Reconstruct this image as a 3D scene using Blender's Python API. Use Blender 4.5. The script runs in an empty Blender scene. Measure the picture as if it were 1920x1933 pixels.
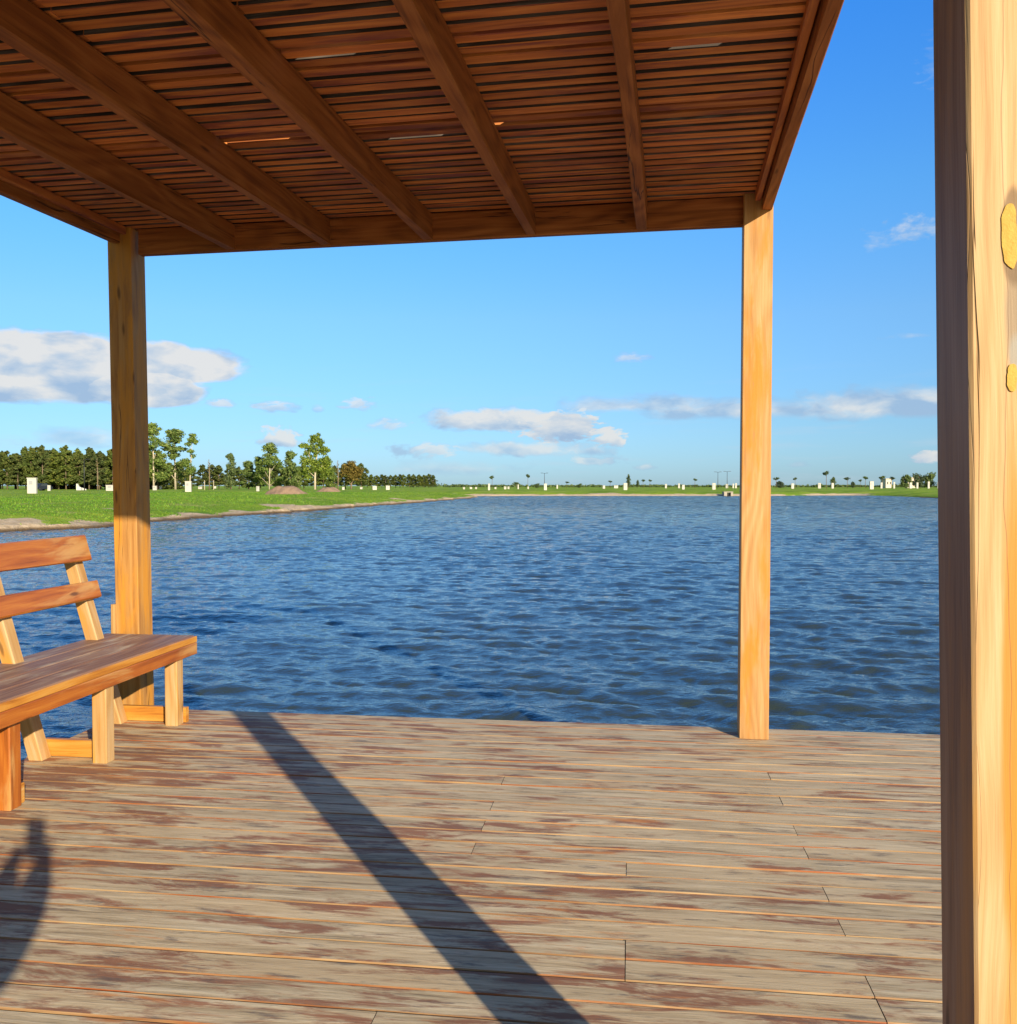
import bpy, bmesh, math, random
import numpy as np
from mathutils import Vector, Matrix
R = math.radians
random.seed(7); rng = np.random.default_rng(7)
S = bpy.context.scene
COL = S.collection

# ------------------------------------------------------------------ camera
cam = bpy.data.cameras.new('camera'); camo = bpy.data.objects.new('camera', cam); COL.objects.link(camo)
camo.location = (0, 0, 1.35); camo.rotation_euler = (R(90 - 1.62), 0, 0)
cam.sensor_fit = 'HORIZONTAL'; cam.sensor_width = 36; cam.lens = 1750 / 1920 * 36
cam.clip_start = 0.01; cam.clip_end = 9000
S.camera = camo

# ------------------------------------------------------------------ light
SUN_EL, SUN_AZ = 18.4, 153.3           # azimuth clockwise from +Y
SKY = 0.10; EXPO = 0.90
S.view_settings.view_transform = 'Standard'; S.view_settings.look = 'None'
S.view_settings.exposure = EXPO; S.view_settings.gamma = 1
sun = bpy.data.lights.new('sun', 'SUN'); sun.energy = 4.2; sun.angle = R(0.55); sun.color = (1.0, 0.87, 0.68)
suno = bpy.data.objects.new('sun', sun); COL.objects.link(suno)
sd = Vector((math.sin(R(SUN_AZ)) * math.cos(R(SUN_EL)), math.cos(R(SUN_AZ)) * math.cos(R(SUN_EL)), math.sin(R(SUN_EL))))
suno.rotation_euler = (-sd).to_track_quat('-Z', 'Y').to_euler(); suno.location = sd * 60
S.cycles.max_bounces = 8; S.cycles.diffuse_bounces = 4; S.cycles.glossy_bounces = 3
S.cycles.use_adaptive_sampling = True

class NT:
    """small helper for writing node trees as expressions"""
    def __init__(s, nt): s.nt = nt; s.N = nt.nodes; s.L = nt.links
    def n(s, t, **k):
        x = s.N.new(t)
        for a, b in k.items(): setattr(x, a, b)
        return x
    def put(s, sock, v):
        if isinstance(v, bpy.types.NodeSocket): s.L.new(v, sock)
        elif v is not None:
            if isinstance(v, (tuple, list)) and sock.type == 'RGBA' and len(v) == 3: v = (*v, 1)
            sock.default_value = v
    def m(s, op, a, b=None, c=None, clamp=False):
        x = s.n('ShaderNodeMath', operation=op); x.use_clamp = clamp
        s.put(x.inputs[0], a); s.put(x.inputs[1], b)
        if c is not None: s.put(x.inputs[2], c)
        return x.outputs[0]
    def vm(s, op, a, b=None, sc=None):
        x = s.n('ShaderNodeVectorMath', operation=op); s.put(x.inputs[0], a)
        if b is not None: s.put(x.inputs[1], b)
        if sc is not None: s.put(x.inputs['Scale'], sc)
        return x.outputs[0]
    def xyz(s, a, b, c=0.0):
        x = s.n('ShaderNodeCombineXYZ'); s.put(x.inputs[0], a); s.put(x.inputs[1], b); s.put(x.inputs[2], c); return x.outputs[0]
    def sep(s, v):
        x = s.n('ShaderNodeSeparateXYZ'); s.put(x.inputs[0], v); return x.outputs
    def noise(s, vec, scale, detail=4, rough=0.55, dist=0.0, out=0):
        x = s.n('ShaderNodeTexNoise'); s.put(x.inputs['Vector'], vec); s.put(x.inputs['Scale'], scale)
        x.inputs['Detail'].default_value = detail; x.inputs['Roughness'].default_value = rough; x.inputs['Distortion'].default_value = dist
        return x.outputs[out]
    def ramp(s, f, stops, interp='LINEAR'):
        x = s.n('ShaderNodeValToRGB'); x.color_ramp.interpolation = interp
        e = x.color_ramp.elements
        while len(e) < len(stops): e.new(0.5)
        for i, (p, c) in enumerate(stops):
            e[i].position = p; e[i].color = (*c, 1) if len(c) == 3 else c
        s.put(x.inputs[0], f); return x.outputs[0]
    def step(s, f, a, b):
        x = s.n('ShaderNodeMapRange', interpolation_type='SMOOTHSTEP'); s.put(x.inputs[0], f); s.put(x.inputs[1], a); s.put(x.inputs[2], b); return x.outputs[0]
    def mix(s, f, a, b, mode='MIX'):
        x = s.n('ShaderNodeMix', data_type='RGBA', blend_type=mode); s.put(x.inputs[0], f); s.put(x.inputs[6], a); s.put(x.inputs[7], b); return x.outputs[2]
    def attr(s, name, out=2):
        return s.n('ShaderNodeAttribute', attribute_name=name).outputs[out]
    def bump(s, h, dist, strength=1.0, normal=None):
        x = s.n('ShaderNodeBump'); s.put(x.inputs['Height'], h); s.put(x.inputs['Distance'], dist); s.put(x.inputs['Strength'], strength)
        if normal is not None: s.put(x.inputs['Normal'], normal)
        return x.outputs[0]

# world: physical sky with clouds at the directions they stand in
W = bpy.data.worlds.new('World'); S.world = W; W.use_nodes = True
g = NT(W.node_tree); bg = W.node_tree.nodes['Background']
sky = g.n('ShaderNodeTexSky', sky_type='NISHITA', sun_disc=False)
sky.sun_elevation = R(SUN_EL); sky.sun_rotation = R(SUN_AZ); sky.air_density = 1.0; sky.dust_density = 0.3; sky.ozone_density = 3.0; sky.altitude = 0
tc = g.n('ShaderNodeTexCoord').outputs['Generated']
X, Y, Z = g.sep(tc)
az = g.m('ARCTAN2', X, Y); el = g.m('ARCSINE', Z)
skyc = sky.outputs[0]
elc = g.m('MAXIMUM', el, 0.0)
# the picture's sky falls off less towards the zenith than the clean-air model
tint = g.ramp(g.m('DIVIDE', elc, 0.7), [(0.02, (.34, .53, .88)), (0.10, (.38, .56, .80)), (0.25, (.47, .70, .90)), (0.42, (.40, .82, 1.12)), (0.68, (.25, .84, 1.48)), (1.0, (.55, 1.1, 1.6))])
tint = g.mix(g.step(Y, -.35, .25), (.62, .58, .52, 1), tint)          # the sunward half keeps its warm glow
skyc = g.mix(1.0, skyc, tint, 'MULTIPLY')
wv = g.xyz(az, g.m('MULTIPLY', el, 2.2), 0.0)
warp = g.noise(wv, 9.0, 3, 0.5, out=1)
wv2 = g.vm('ADD', wv, g.vm('SCALE', g.vm('SUBTRACT', warp, (0.5, 0.5, 0.5)), sc=0.05))
n1 = g.noise(wv2, 20.0, 8, 0.52)
n1b = g.noise(g.vm('ADD', wv2, (-0.014, -0.03, 0)), 20.0, 8, 0.52)
emb = g.m('SUBTRACT', n1b, n1)
# px, py, half width, half height, raggedness, softness, opacity
CL = [(60, 706, 370, 84, .28, 8, 1), (300, 694, 180, 50, .32, 8, 1), (285, 744, 110, 42, .3, 8, 1), (418, 764, 32, 12, .9, 2.2, .75), (515, 769, 50, 14, 1.0, 2.0, .7), (602, 773, 12, 10, .8, 2.0, .5), (678, 766, 36, 17, 1.1, 2.0, .75), (738, 804, 42, 14, 1.0, 2.0, .6),
      (960, 797, 165, 28, .9, 3.5, .95), (1055, 812, 85, 38, .9, 4.0, 1), (1150, 828, 34, 26, 1.1, 3.5, .95), (990, 850, 170, 20, 1.3, 2.2, .75), (815, 853, 75, 18, 1.1, 2.0, .7), (528, 830, 42, 28, .8, 3.2, .9), (150, 830, 120, 26, 1.2, 1.6, .55), (1120, 872, 60, 12, 1.1, 2.0, .6),
      (1190, 678, 36, 11, 1.1, 1.6, .6), (1200, 768, 190, 22, 1.1, 2.0, .75, .55), (1400, 775, 260, 27, .9, 2.2, .8, .45), (1660, 768, 260, 40, .8, 2.4, .85, .45), (1730, 440, 60, 32, 1.5, 1.4, .5), (1650, 458, 30, 24, 1.5, 1.2, .35), (1762, 140, 40, 50, 1.5, 1.2, .3), (1765, 864, 50, 15, .9, 3.0, .95), (1218, 883, 22, 8, 1.0, 2.0, .5), (850, 885, 160, 18, 1.4, 1.2, .45), (1505, 878, 28, 8, 1.0, 1.6, .4), (1710, 636, 50, 8, 1.3, 1.2, .3),
      (2400, 700, 400, 60, 1.0, 3, .8), (-900, 760, 500, 80, 1.0, 3, .8), (3200, 560, 420, 60, 1.2, 2.5, .8)]
dens = None; hgt = None
nn = g.m('SUBTRACT', n1, 0.48)
n2 = g.noise(wv2, 75.0, 5, 0.55); nsm = g.m('ADD', g.m('MULTIPLY', nn, .5), g.m('MULTIPLY', g.m('SUBTRACT', n2, .5), 1.3))
nbg = g.m('ADD', nn, g.m('MULTIPLY', g.m('SUBTRACT', n2, .5), .35))
for (px, py, a, b, k, gn, op, *lf) in CL:
    a0 = math.atan((px - 960) / 1750); e0 = math.atan((917 - py) / 1750 * math.cos(a0)); aa = a / 1750 * math.cos(a0) ** 2; bb = b / 1750 * math.cos(a0)
    du = g.m('DIVIDE', g.m('SUBTRACT', az, a0), aa); dv = g.m('DIVIDE', g.m('SUBTRACT', el, e0), bb)
    dvf = g.m('MAXIMUM', dv, g.m('MULTIPLY', dv, -1.5))      # flatter underside
    r = g.m('SQRT', g.m('ADD', g.m('MULTIPLY', du, du), g.m('MULTIPLY', dvf, dvf)))
    f = g.m('SUBTRACT', 1.0, r)
    f = g.m('MULTIPLY', g.m('ADD', f, g.m('MULTIPLY', nsm if a < 100 else nbg, k * 1.7)), gn * .8, clamp=True)
    f = g.m('MULTIPLY', f, op)
    lit = g.m('MULTIPLY', g.m('MULTIPLY', f, 1.9, clamp=True), g.m('ADD', g.m('MULTIPLY', dv, .38 * (lf[0] if lf else 1)), .5 * (lf[0] if lf else 1)))
    dens = f if dens is None else g.m('MAXIMUM', dens, f)
    hgt = lit if hgt is None else g.m('MAXIMUM', hgt, lit)
light = g.m('ADD', hgt, g.m('MULTIPLY', emb, 2.1), clamp=True)
K = 1.0 / (SKY * 2 ** EXPO)
cc = g.ramp(light, [(0.0, (.36 * K, .50 * K, .70 * K)), (0.35, (.54 * K, .63 * K, .74 * K)), (0.75, (.80 * K, .79 * K, .77 * K))])
# a few faint high streaks low over the horizon
streak = g.m('MULTIPLY', g.step(g.noise(g.xyz(g.m('MULTIPLY', az, 3.0), g.m('MULTIPLY', el, 26.0), 3.0), 3.0, 6, .55), .52, .75), g.m('MULTIPLY', g.step(el, 0.16, 0.02), 0.28))
skyc = g.mix(streak, skyc, (.55 * K, .66 * K, .78 * K, 1))
col = g.mix(g.m('MULTIPLY', dens, 0.93), skyc, cc)
g.L.new(col, bg.inputs[0]); bg.inputs[1].default_value = SKY
W.cycles.sampling_method = 'MANUAL'; W.cycles.sample_map_resolution = 512

# ------------------------------------------------------------------ helpers
def tag(o, label=None, cat=None, group=None, kind=None):
    if label: o['label'] = label
    if cat: o['category'] = cat
    if group: o['group'] = group
    if kind or cat: o['kind'] = kind or 'thing'
    return o
def empty(name, loc=(0, 0, 0), rz=0.0):
    o = bpy.data.objects.new(name, None); COL.objects.link(o); o.location = loc; o.rotation_euler = (0, 0, rz); o.empty_display_size = .2; return o
def link(name, me, parent=None):
    o = bpy.data.objects.new(name, me); COL.objects.link(o)
    if parent: o.parent = parent
    return o
def copy_tree(o, parent=None):
    c = o.copy(); COL.objects.link(c)
    if parent: c.parent = parent
    for ch in list(o.children): copy_tree(ch, c)
    return c
def np_mesh(name, V, Fq, mats=(), smooth=False, attrs=None, nper=4):
    me = bpy.data.meshes.new(name); V = np.asarray(V, np.float32); Fq = np.asarray(Fq, np.int32)
    me.vertices.add(len(V)); me.vertices.foreach_set('co', V.ravel())
    n = len(Fq); me.loops.add(n * nper); me.polygons.add(n)
    me.loops.foreach_set('vertex_index', Fq.ravel())
    me.polygons.foreach_set('loop_start', np.arange(n, dtype=np.int32) * nper)
    me.polygons.foreach_set('loop_total', np.full(n, nper, np.int32))
    if smooth: me.polygons.foreach_set('use_smooth', np.ones(n, bool))
    for m in mats: me.materials.append(m)
    for k, (dom, arr) in (attrs or {}).items():
        a = me.attributes.new(k, 'FLOAT', dom); a.data.foreach_set('value', np.asarray(arr, np.float32))
    me.update(calc_edges=True); me.validate(); return me

class MB:
    """collects prisms with a UV map (u along the grain in metres) and a random number per piece"""
    def __init__(s): s.v = []; s.f = []; s.uv = []; s.r = []; s.mi = []; s.sm = []
    def prism(s, sec, p0, p1, ax, ay, rnd=None, m=0, mside=None, mend=None, nseg=1, jit=None, sec_m=None):
        """sec: closed 2D section (counter-clockwise seen from p1 towards p0 not required)"""
        rnd = random.random() if rnd is None else rnd
        p0, p1, ax, ay = Vector(p0), Vector(p1), Vector(ax).normalized(), Vector(ay).normalized()
        L = (p1 - p0).length; n = len(sec); b = len(s.v); per = [0.0]
        for i in range(n):
            q, w = sec[i], sec[(i + 1) % n]; per.append(per[-1] + math.hypot(w[0] - q[0], w[1] - q[1]))
        for k in range(nseg + 1):
            c = p0.lerp(p1, k / nseg)
            for i, (x, y) in enumerate(sec):
                dx, dy = jit(k / nseg * L, i) if jit else (0, 0)
                s.v.append(c + ax * (x + dx) + ay * (y + dy))
        uo = rnd * 13.7; vo = rnd * 5.3
        for k in range(nseg):
            for i in range(n):
                j = (i + 1) % n; u0, u1 = uo + L * k / nseg, uo + L * (k + 1) / nseg
                s.f.append((b + k * n + i, b + k * n + j, b + (k + 1) * n + j, b + (k + 1) * n + i))
                s.uv.append(((u0, vo + per[i]), (u0, vo + per[i + 1]), (u1, vo + per[i + 1]), (u1, vo + per[i])))
                s.r.append(rnd); s.mi.append(sec_m[i] if sec_m else m); s.sm.append(False)
        for k, rev in ((0, True), (nseg, False)):
            idx = [b + k * n + i for i in range(n)]; uvs = [(uo + sec[i][0] * .25, vo + sec[i][1] * 1.0) for i in range(n)]
            if rev: idx.reverse(); uvs.reverse()
            s.f.append(tuple(idx)); s.uv.append(tuple(uvs)); s.r.append(rnd); s.mi.append(m if mend is None else mend); s.sm.append(False)
    def rect(s, w, h, bv=0.004):
        return [(bv, 0), (w - bv, 0), (w, bv), (w, h - bv), (w - bv, h), (bv, h), (0, h - bv), (0, bv)]
    def beam(s, p0, p1, ax, ay, w, h, bv=.004, **k):
        """section w along ax, h along ay, corner of the section at p0/p1"""
        s.prism(s.rect(w, h, bv), p0, p1, ax, ay, **k)
    def tube(s, pts, rad, n=7, m=0, rnd=None):
        rnd = random.random() if rnd is None else rnd
        pts = [Vector(p) for p in pts]; b = len(s.v); L = 0
        for k, p in enumerate(pts):
            d = (pts[min(k + 1, len(pts) - 1)] - pts[max(k - 1, 0)]).normalized()
            a = d.orthogonal().normalized() if k == 0 else (a - d * a.dot(d)).normalized()
            c = d.cross(a)
            for i in range(n):
                t = 2 * math.pi * i / n; s.v.append(p + (a * math.cos(t) + c * math.sin(t)) * rad[k])
        for k in range(len(pts) - 1):
            L0 = L; L += (pts[k + 1] - pts[k]).length
            for i in range(n):
                j = (i + 1) % n
                s.f.append((b + k * n + i, b + k * n + j, b + (k + 1) * n + j, b + (k + 1) * n + i))
                s.uv.append(((L0, i / n), (L0, (i + 1) / n), (L, (i + 1) / n), (L, i / n))); s.r.append(rnd); s.mi.append(m); s.sm.append(True)
        for k, rev in ((0, True), (len(pts) - 1, False)):
            idx = [b + k * n + i for i in range(n)]
            if rev: idx.reverse()
            s.f.append(tuple(idx)); s.uv.append(tuple((0, 0) for _ in idx)); s.r.append(rnd); s.mi.append(m); s.sm.append(False)
    def build(s, name, mats, parent=None, fix=True):
        me = bpy.data.meshes.new(name); me.from_pydata([tuple(v) for v in s.v], [], s.f)
        uv = me.uv_layers.new(name='UVMap'); flat = [c for f in s.uv for p in f for c in p]; uv.data.foreach_set('uv', flat)
        a = me.attributes.new('rnd', 'FLOAT', 'FACE'); a.data.foreach_set('value', s.r)
        for m in (mats if isinstance(mats, (list, tuple)) else [mats]): me.materials.append(m)
        me.polygons.foreach_set('material_index', s.mi); me.polygons.foreach_set('use_smooth', s.sm)
        if fix:
            bm = bmesh.new(); bm.from_mesh(me); bmesh.ops.recalc_face_normals(bm, faces=bm.faces); bm.to_mesh(me); bm.free()
        me.update(); return link(name, me, parent)

# ------------------------------------------------------------------ materials
def mat(name):
    m = bpy.data.materials.new(name); m.use_nodes = True; g = NT(m.node_tree); return m, g, m.node_tree.nodes['Principled BSDF']
def wood(name, dark, mid, lite, patch=None, pamt=.55, rough=.6, gs=1.0, bump=.0006, var=.25, dark2=None, d2amt=.66, crack=0.0, spec=.3, extra=None, coat=0.0, g2k=.22):
    m, g, P = mat(name)
    uv = g.n('ShaderNodeUVMap').outputs[0]; u, v, _ = g.sep(uv); r = g.attr('rnd'); rr = g.m('MULTIPLY', r, 31.0)
    base = g.xyz(u, v, rr)
    wob = g.m('MULTIPLY', g.m('SUBTRACT', g.noise(g.xyz(g.m('MULTIPLY', u, 1.6), g.m('MULTIPLY', v, 5.0), rr), 1.0, 2), .5), .05)
    v2 = g.m('ADD', v, wob)
    g1 = g.noise(g.xyz(g.m('MULTIPLY', u, 1.3 * gs), g.m('MULTIPLY', v2, 42 * gs), rr), 1.0, 5, .62)
    g2 = g.noise(g.xyz(g.m('MULTIPLY', u, 9 * gs), g.m('MULTIPLY', v2, 260 * gs), rr), 1.0, 3, .6)
    # cathedral figure
    fig = g.m('SINE', g.m('MULTIPLY', g.m('ADD', g.m('MULTIPLY', g.noise(g.xyz(g.m('MULTIPLY', u, .9), g.m('MULTIPLY', v, 5.5), rr), 1.0, 1, .4), .5), g.m('MULTIPLY', v, .4)), 110.0))
    t = g.m('ADD', g.m('MULTIPLY', g1, .78), g.m('MULTIPLY', g.m('ADD', g.m('MULTIPLY', fig, .5), .5), .16))
    t = g.m('ADD', t, g.m('MULTIPLY', g.m('SUBTRACT', g2, .5), g2k))
    c = g.ramp(t, [(0.22, dark), (0.46, mid), (0.72, lite)])
    if patch is not None:
        pm = g.step(g.noise(g.xyz(g.m('MULTIPLY', u, 1.5), g.m('MULTIPLY', v, 9), g.m('ADD', rr, 5.0)), 1.0, 5, .62, .4), pamt - .07, pamt + .12)
        c = g.mix(pm, c, g.mix(g.m('SUBTRACT', g1, .15, clamp=True), patch, tuple(min(1, x * 1.5) for x in patch)))
    if dark2 is not None:
        pm = g.step(g.noise(g.xyz(g.m('MULTIPLY', u, 2.2), g.m('MULTIPLY', v, 22), g.m('ADD', rr, 9.0)), 1.0, 6, .66, .3), d2amt, d2amt + .09)
        c = g.mix(pm, c, dark2)
    kn = g.n('ShaderNodeTexVoronoi'); g.put(kn.inputs['Vector'], g.xyz(g.m('MULTIPLY', u, 1.7), g.m('MULTIPLY', v2, 7.5), rr)); kn.inputs['Scale'].default_value = 1.0
    kd = g.m('SUBTRACT', 1.0, g.step(kn.outputs[0], .03, .10))
    c = g.mix(g.m('MULTIPLY', kd, .75), c, tuple(x * .35 for x in dark))
    val = g.m('ADD', 1 - var, g.m('MULTIPLY', g.noise(g.xyz(rr, 3.3, 1.7), 1.3, 1), 2 * var))
    c = g.mix(1.0, c, g.xyz(val, val, val), 'MULTIPLY')
    h = g.m('ADD', g1, g.m('MULTIPLY', g2, .5))
    if crack:
        ck = g.noise(g.xyz(g.m('MULTIPLY', u, .55), g.m('MULTIPLY', v2, 17), g.m('ADD', rr, 2.0)), 1.0, 4, .5)
        cm = g.m('SUBTRACT', 1.0, g.step(g.m('ABSOLUTE', g.m('SUBTRACT', ck, .5)), .0, crack))
        cm = g.m('MULTIPLY', cm, g.step(g.noise(g.xyz(g.m('MULTIPLY', u, 1.1), g.m('MULTIPLY', v, 4), rr), 1.0, 2), .5, .62))
        c = g.mix(g.m('MULTIPLY', cm, .8), c, tuple(x * .22 for x in dark)); h = g.m('SUBTRACT', h, g.m('MULTIPLY', cm, 2.0))
    if extra: c = extra(g, c, u, v, rr)
    g.put(P.inputs['Base Color'], c); P.inputs['Roughness'].default_value = rough; P.inputs['Specular IOR Level'].default_value = spec
    P.inputs['Coat Weight'].default_value = coat; P.inputs['Coat Roughness'].default_value = .25
    g.put(P.inputs['Normal'], g.bump(h, bump)); return m

M_beam = wood('roof_beam_wood', (.15, .045, .012), (.36, .12, .028), (.50, .19, .05), patch=(.26, .085, .018), rough=.6, dark2=(.06, .025, .012), bump=.0012, crack=.015)
M_slat = wood('roof_slat_wood', (.38, .105, .03), (.62, .20, .05), (.80, .31, .07), patch=(.27, .075, .045), pamt=.54, rough=.55, dark2=(.06, .04, .035), d2amt=.66, var=.75, bump=.001, gs=.7, g2k=.1)
M_cover = wood('grey_cover_board', (.08, .07, .06), (.28, .25, .21), (.52, .47, .42), rough=.85, dark2=(.04, .03, .025), d2amt=.6, var=.3)
def weather_low(g, c, u, v, rr): return c
M_post = wood('pergola_post_wood', (.34, .17, .055), (.46, .25, .09), (.54, .345, .155), patch=(.44, .185, .025), pamt=.54, rough=.62, gs=.7, dark2=(.24, .165, .10), d2amt=.66, var=.06, crack=.012, bump=.0008, g2k=.4)
M_bench = wood('bench_stained_wood', (.19, .048, .008), (.36, .10, .012), (.47, .165, .022), patch=(.42, .22, .07), pamt=.60, rough=.4, dark2=(.24, .07, .02), d2amt=.64, var=.08, bump=.0006, spec=.45, g2k=.4)
M_seat = wood('bench_seat_worn', (.15, .07, .045), (.25, .13, .075), (.33, .21, .135), patch=(.42, .33, .22), pamt=.58, rough=.6, dark2=(.14, .07, .055), d2amt=.58, var=.12, bump=.001)
M_leg = wood('bench_leg_wood', (.35, .17, .05), (.46, .27, .10), (.52, .37, .20), patch=(.45, .20, .03), pamt=.58, rough=.6, gs=.9, dark2=(.30, .16, .08), d2amt=.72, var=.05)
M_amber = wood('bench_amber_wood', (.30, .10, .014), (.50, .21, .03), (.58, .31, .07), patch=(.50, .34, .15), pamt=.62, rough=.45, var=.06, g2k=.4)
M_pale = wood('pale_wood', (.40, .32, .24), (.48, .40, .31), (.52, .45, .37), rough=.75, var=.05)

def deck_mat():
    m, g, P = mat('weathered_deck_wood')
    uv = g.n('ShaderNodeUVMap').outputs[0]; u, v, _ = g.sep(uv); r = g.attr('rnd'); rr = g.m('MULTIPLY', r, 47.0)
    wob = g.m('MULTIPLY', g.m('SUBTRACT', g.noise(g.xyz(g.m('MULTIPLY', u, 1.6), g.m('MULTIPLY', v, 6.0), rr), 1.0, 2), .5), .05); v2 = g.m('ADD', v, wob)
    g1 = g.noise(g.xyz(g.m('MULTIPLY', u, 2.4), g.m('MULTIPLY', v2, 40), rr), 1.0, 6, .66)
    g2 = g.noise(g.xyz(g.m('MULTIPLY', u, 9), g.m('MULTIPLY', v2, 210), rr), 1.0, 4, .7)
    t = g.m('ADD', g1, g.m('MULTIPLY', g.m('SUBTRACT', g2, .5), .6))
    c = g.ramp(t, [(0.28, (.20, .145, .08)), (0.45, (.44, .345, .205)), (0.70, (.66, .55, .36))])
    broad = g.noise(g.xyz(g.m('MULTIPLY', u, .7), g.m('MULTIPLY', v, 3), rr), 1.0, 2)
    c = g.mix(g.step(broad, .35, .7), c, g.mix(.55, c, (.58, .43, .24, 1)))
    co = g.n('ShaderNodeTexCoord').outputs['Object']; ox, oy, oz = g.sep(co)
    wear = g.noise(co, .55, 3, .5)
    side = g.m('MULTIPLY', g.step(ox, 2.2, -2.6), .07)
    s1 = g.noise(g.xyz(g.m('MULTIPLY', u, 2.6), g.m('MULTIPLY', v2, 13), g.m('ADD', rr, 3.0)), 1.0, 7, .68, .35)
    th = g.m('SUBTRACT', .522, g.m('ADD', side, g.m('MULTIPLY', g.m('SUBTRACT', wear, .5), .30)))
    red = g.step(g.m('SUBTRACT', s1, th), 0.0, .12)
    fine = g.m('ADD', .55, g.m('MULTIPLY', g2, .7), clamp=True)
    redc = g.mix(g.noise(g.xyz(g.m('MULTIPLY', u, 5), g.m('MULTIPLY', v, 20), rr), 1.0, 3), (.13, .052, .032, 1), (.36, .13, .05, 1))
    c = g.mix(g.m('MULTIPLY', red, g.m('MULTIPLY', fine, .95)), c, redc)
    s2 = g.noise(g.xyz(g.m('MULTIPLY', u, 2.1), g.m('MULTIPLY', v2, 17), g.m('ADD', rr, 11.0)), 1.0, 6, .62, .2)
    orn = g.step(g.m('ADD', s2, g.m('MULTIPLY', g.m('SUBTRACT', wear, .5), .2)), .60, .70)
    c = g.mix(g.m('MULTIPLY', orn, .8), c, (.52, .20, .05, 1))
    s3 = g.noise(g.xyz(g.m('MULTIPLY', u, 4.6), g.m('MULTIPLY', v2, 30), g.m('ADD', rr, 19.0)), 1.0, 6, .7)
    c = g.mix(g.m('MULTIPLY', g.step(s3, .55, .68), .75), c, (.13, .10, .08, 1))
    # scuffs
    sc = g.noise(g.vm('ADD', co, g.vm('SCALE', g.noise(co, 6, 3, out=1), sc=.3)), 24, 6, .75)
    c = g.mix(g.m('MULTIPLY', g.m('MULTIPLY', g.step(sc, .64, .70), g.step(g.noise(co, 1.9, 2), .52, .64)), .6), c, (.66, .59, .48, 1))
    val = g.m('ADD', .74, g.m('MULTIPLY', g.noise(g.xyz(rr, 3.3, 1.7), 1.3, 1), .52)); c = g.mix(1.0, c, g.xyz(val, val, val), 'MULTIPLY')
    g.put(P.inputs['Base Color'], c); P.inputs['Roughness'].default_value = .72; P.inputs['Specular IOR Level'].default_value = .3
    g.put(P.inputs['Normal'], g.bump(g.m('ADD', g1, g.m('MULTIPLY', g2, .6)), .0016)); return m
M_deck = deck_mat()
M_deck_edge = wood('deck_board_edge', (.14, .06, .024), (.31, .175, .075), (.46, .32, .16), patch=(.24, .06, .012), rough=.6, gs=.8, var=.2)
M_deck_end = wood('deck_board_end', (.08, .06, .045), (.14, .11, .08), (.2, .16, .12), rough=.85)

def simple(name, col, rough=.6, metal=0.0, nvar=.12, ns=8.0, spec=.4, bump=0.0):
    m, g, P = mat(name); co = g.n('ShaderNodeTexCoord').outputs['Object']
    n = g.noise(co, ns, 4, .6); k = g.m('ADD', 1 - nvar, g.m('MULTIPLY', n, 2 * nvar))
    g.put(P.inputs['Base Color'], g.mix(1.0, (*col, 1), g.xyz(k, k, k), 'MULTIPLY')); P.inputs['Roughness'].default_value = rough; P.inputs['Metallic'].default_value = metal; P.inputs['Specular IOR Level'].default_value = spec
    if bump: g.put(P.inputs['Normal'], g.bump(n, bump))
    return m

# ------------------------------------------------------------------ ground
WATER_Z, LAND_Z = -0.45, 0.35
SHORE = [(-22.5, 24.0), (-21.0, 31.0), (-19.7, 36.6), (-18.4, 38.4), (-17.4, 40.9), (-17.6, 46.3), (-16.8, 52.5), (-15.6, 59.4), (-14.1, 68.5), (-12.3, 82.9), (-9.3, 101.6), (-6.9, 122.0), (-5.4, 134.1), (-4.8, 143.0), (-5.6, 150.0), (-9.0, 154.0),
         (-14.0, 157.5), (-8.3, 160.8), (3.8, 165.2), (18.0, 166.2), (32.2, 165.6), (46.4, 166.4), (56.0, 171.5), (64.0, 174.5), (67.0, 169.0), (66.0, 158.0), (60.2, 128.6), (55.3, 108.7), (53.0, 80.0), (52.0, 45.0), (46.0, 10.0), (34.0, -12.0), (10.0, -20.0), (-12.0, -18.0), (-24.0, -4.0), (-24.5, 10.0)]
def spline(pts, n=10):
    P = np.array(pts, float); out = []
    N = len(P)
    for i in range(N):
        p0, p1, p2, p3 = P[i - 1], P[i], P[(i + 1) % N], P[(i + 2) % N]
        for k in range(n):
            t = k / n; out.append(.5 * ((2 * p1) + (-p0 + p2) * t + (2 * p0 - 5 * p1 + 4 * p2 - p3) * t * t + (-p0 + 3 * p1 - 3 * p2 + p3) * t ** 3))
    return np.array(out)
SH = spline(SHORE, 8)
def hash_noise(x, y, s, seed=0):
    """smooth value noise in numpy"""
    x = x / s + seed * 17.3; y = y / s - seed * 9.1
    xi, yi = np.floor(x), np.floor(y); fx, fy = x - xi, y - yi; fx = fx * fx * (3 - 2 * fx); fy = fy * fy * (3 - 2 * fy)
    def h(a, b): v = np.sin(a * 127.1 + b * 311.7 + seed * 74.7) * 43758.5453; return v - np.floor(v)
    return (h(xi, yi) * (1 - fx) + h(xi + 1, yi) * fx) * (1 - fy) + (h(xi, yi + 1) * (1 - fx) + h(xi + 1, yi + 1) * fx) * fy
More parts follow.
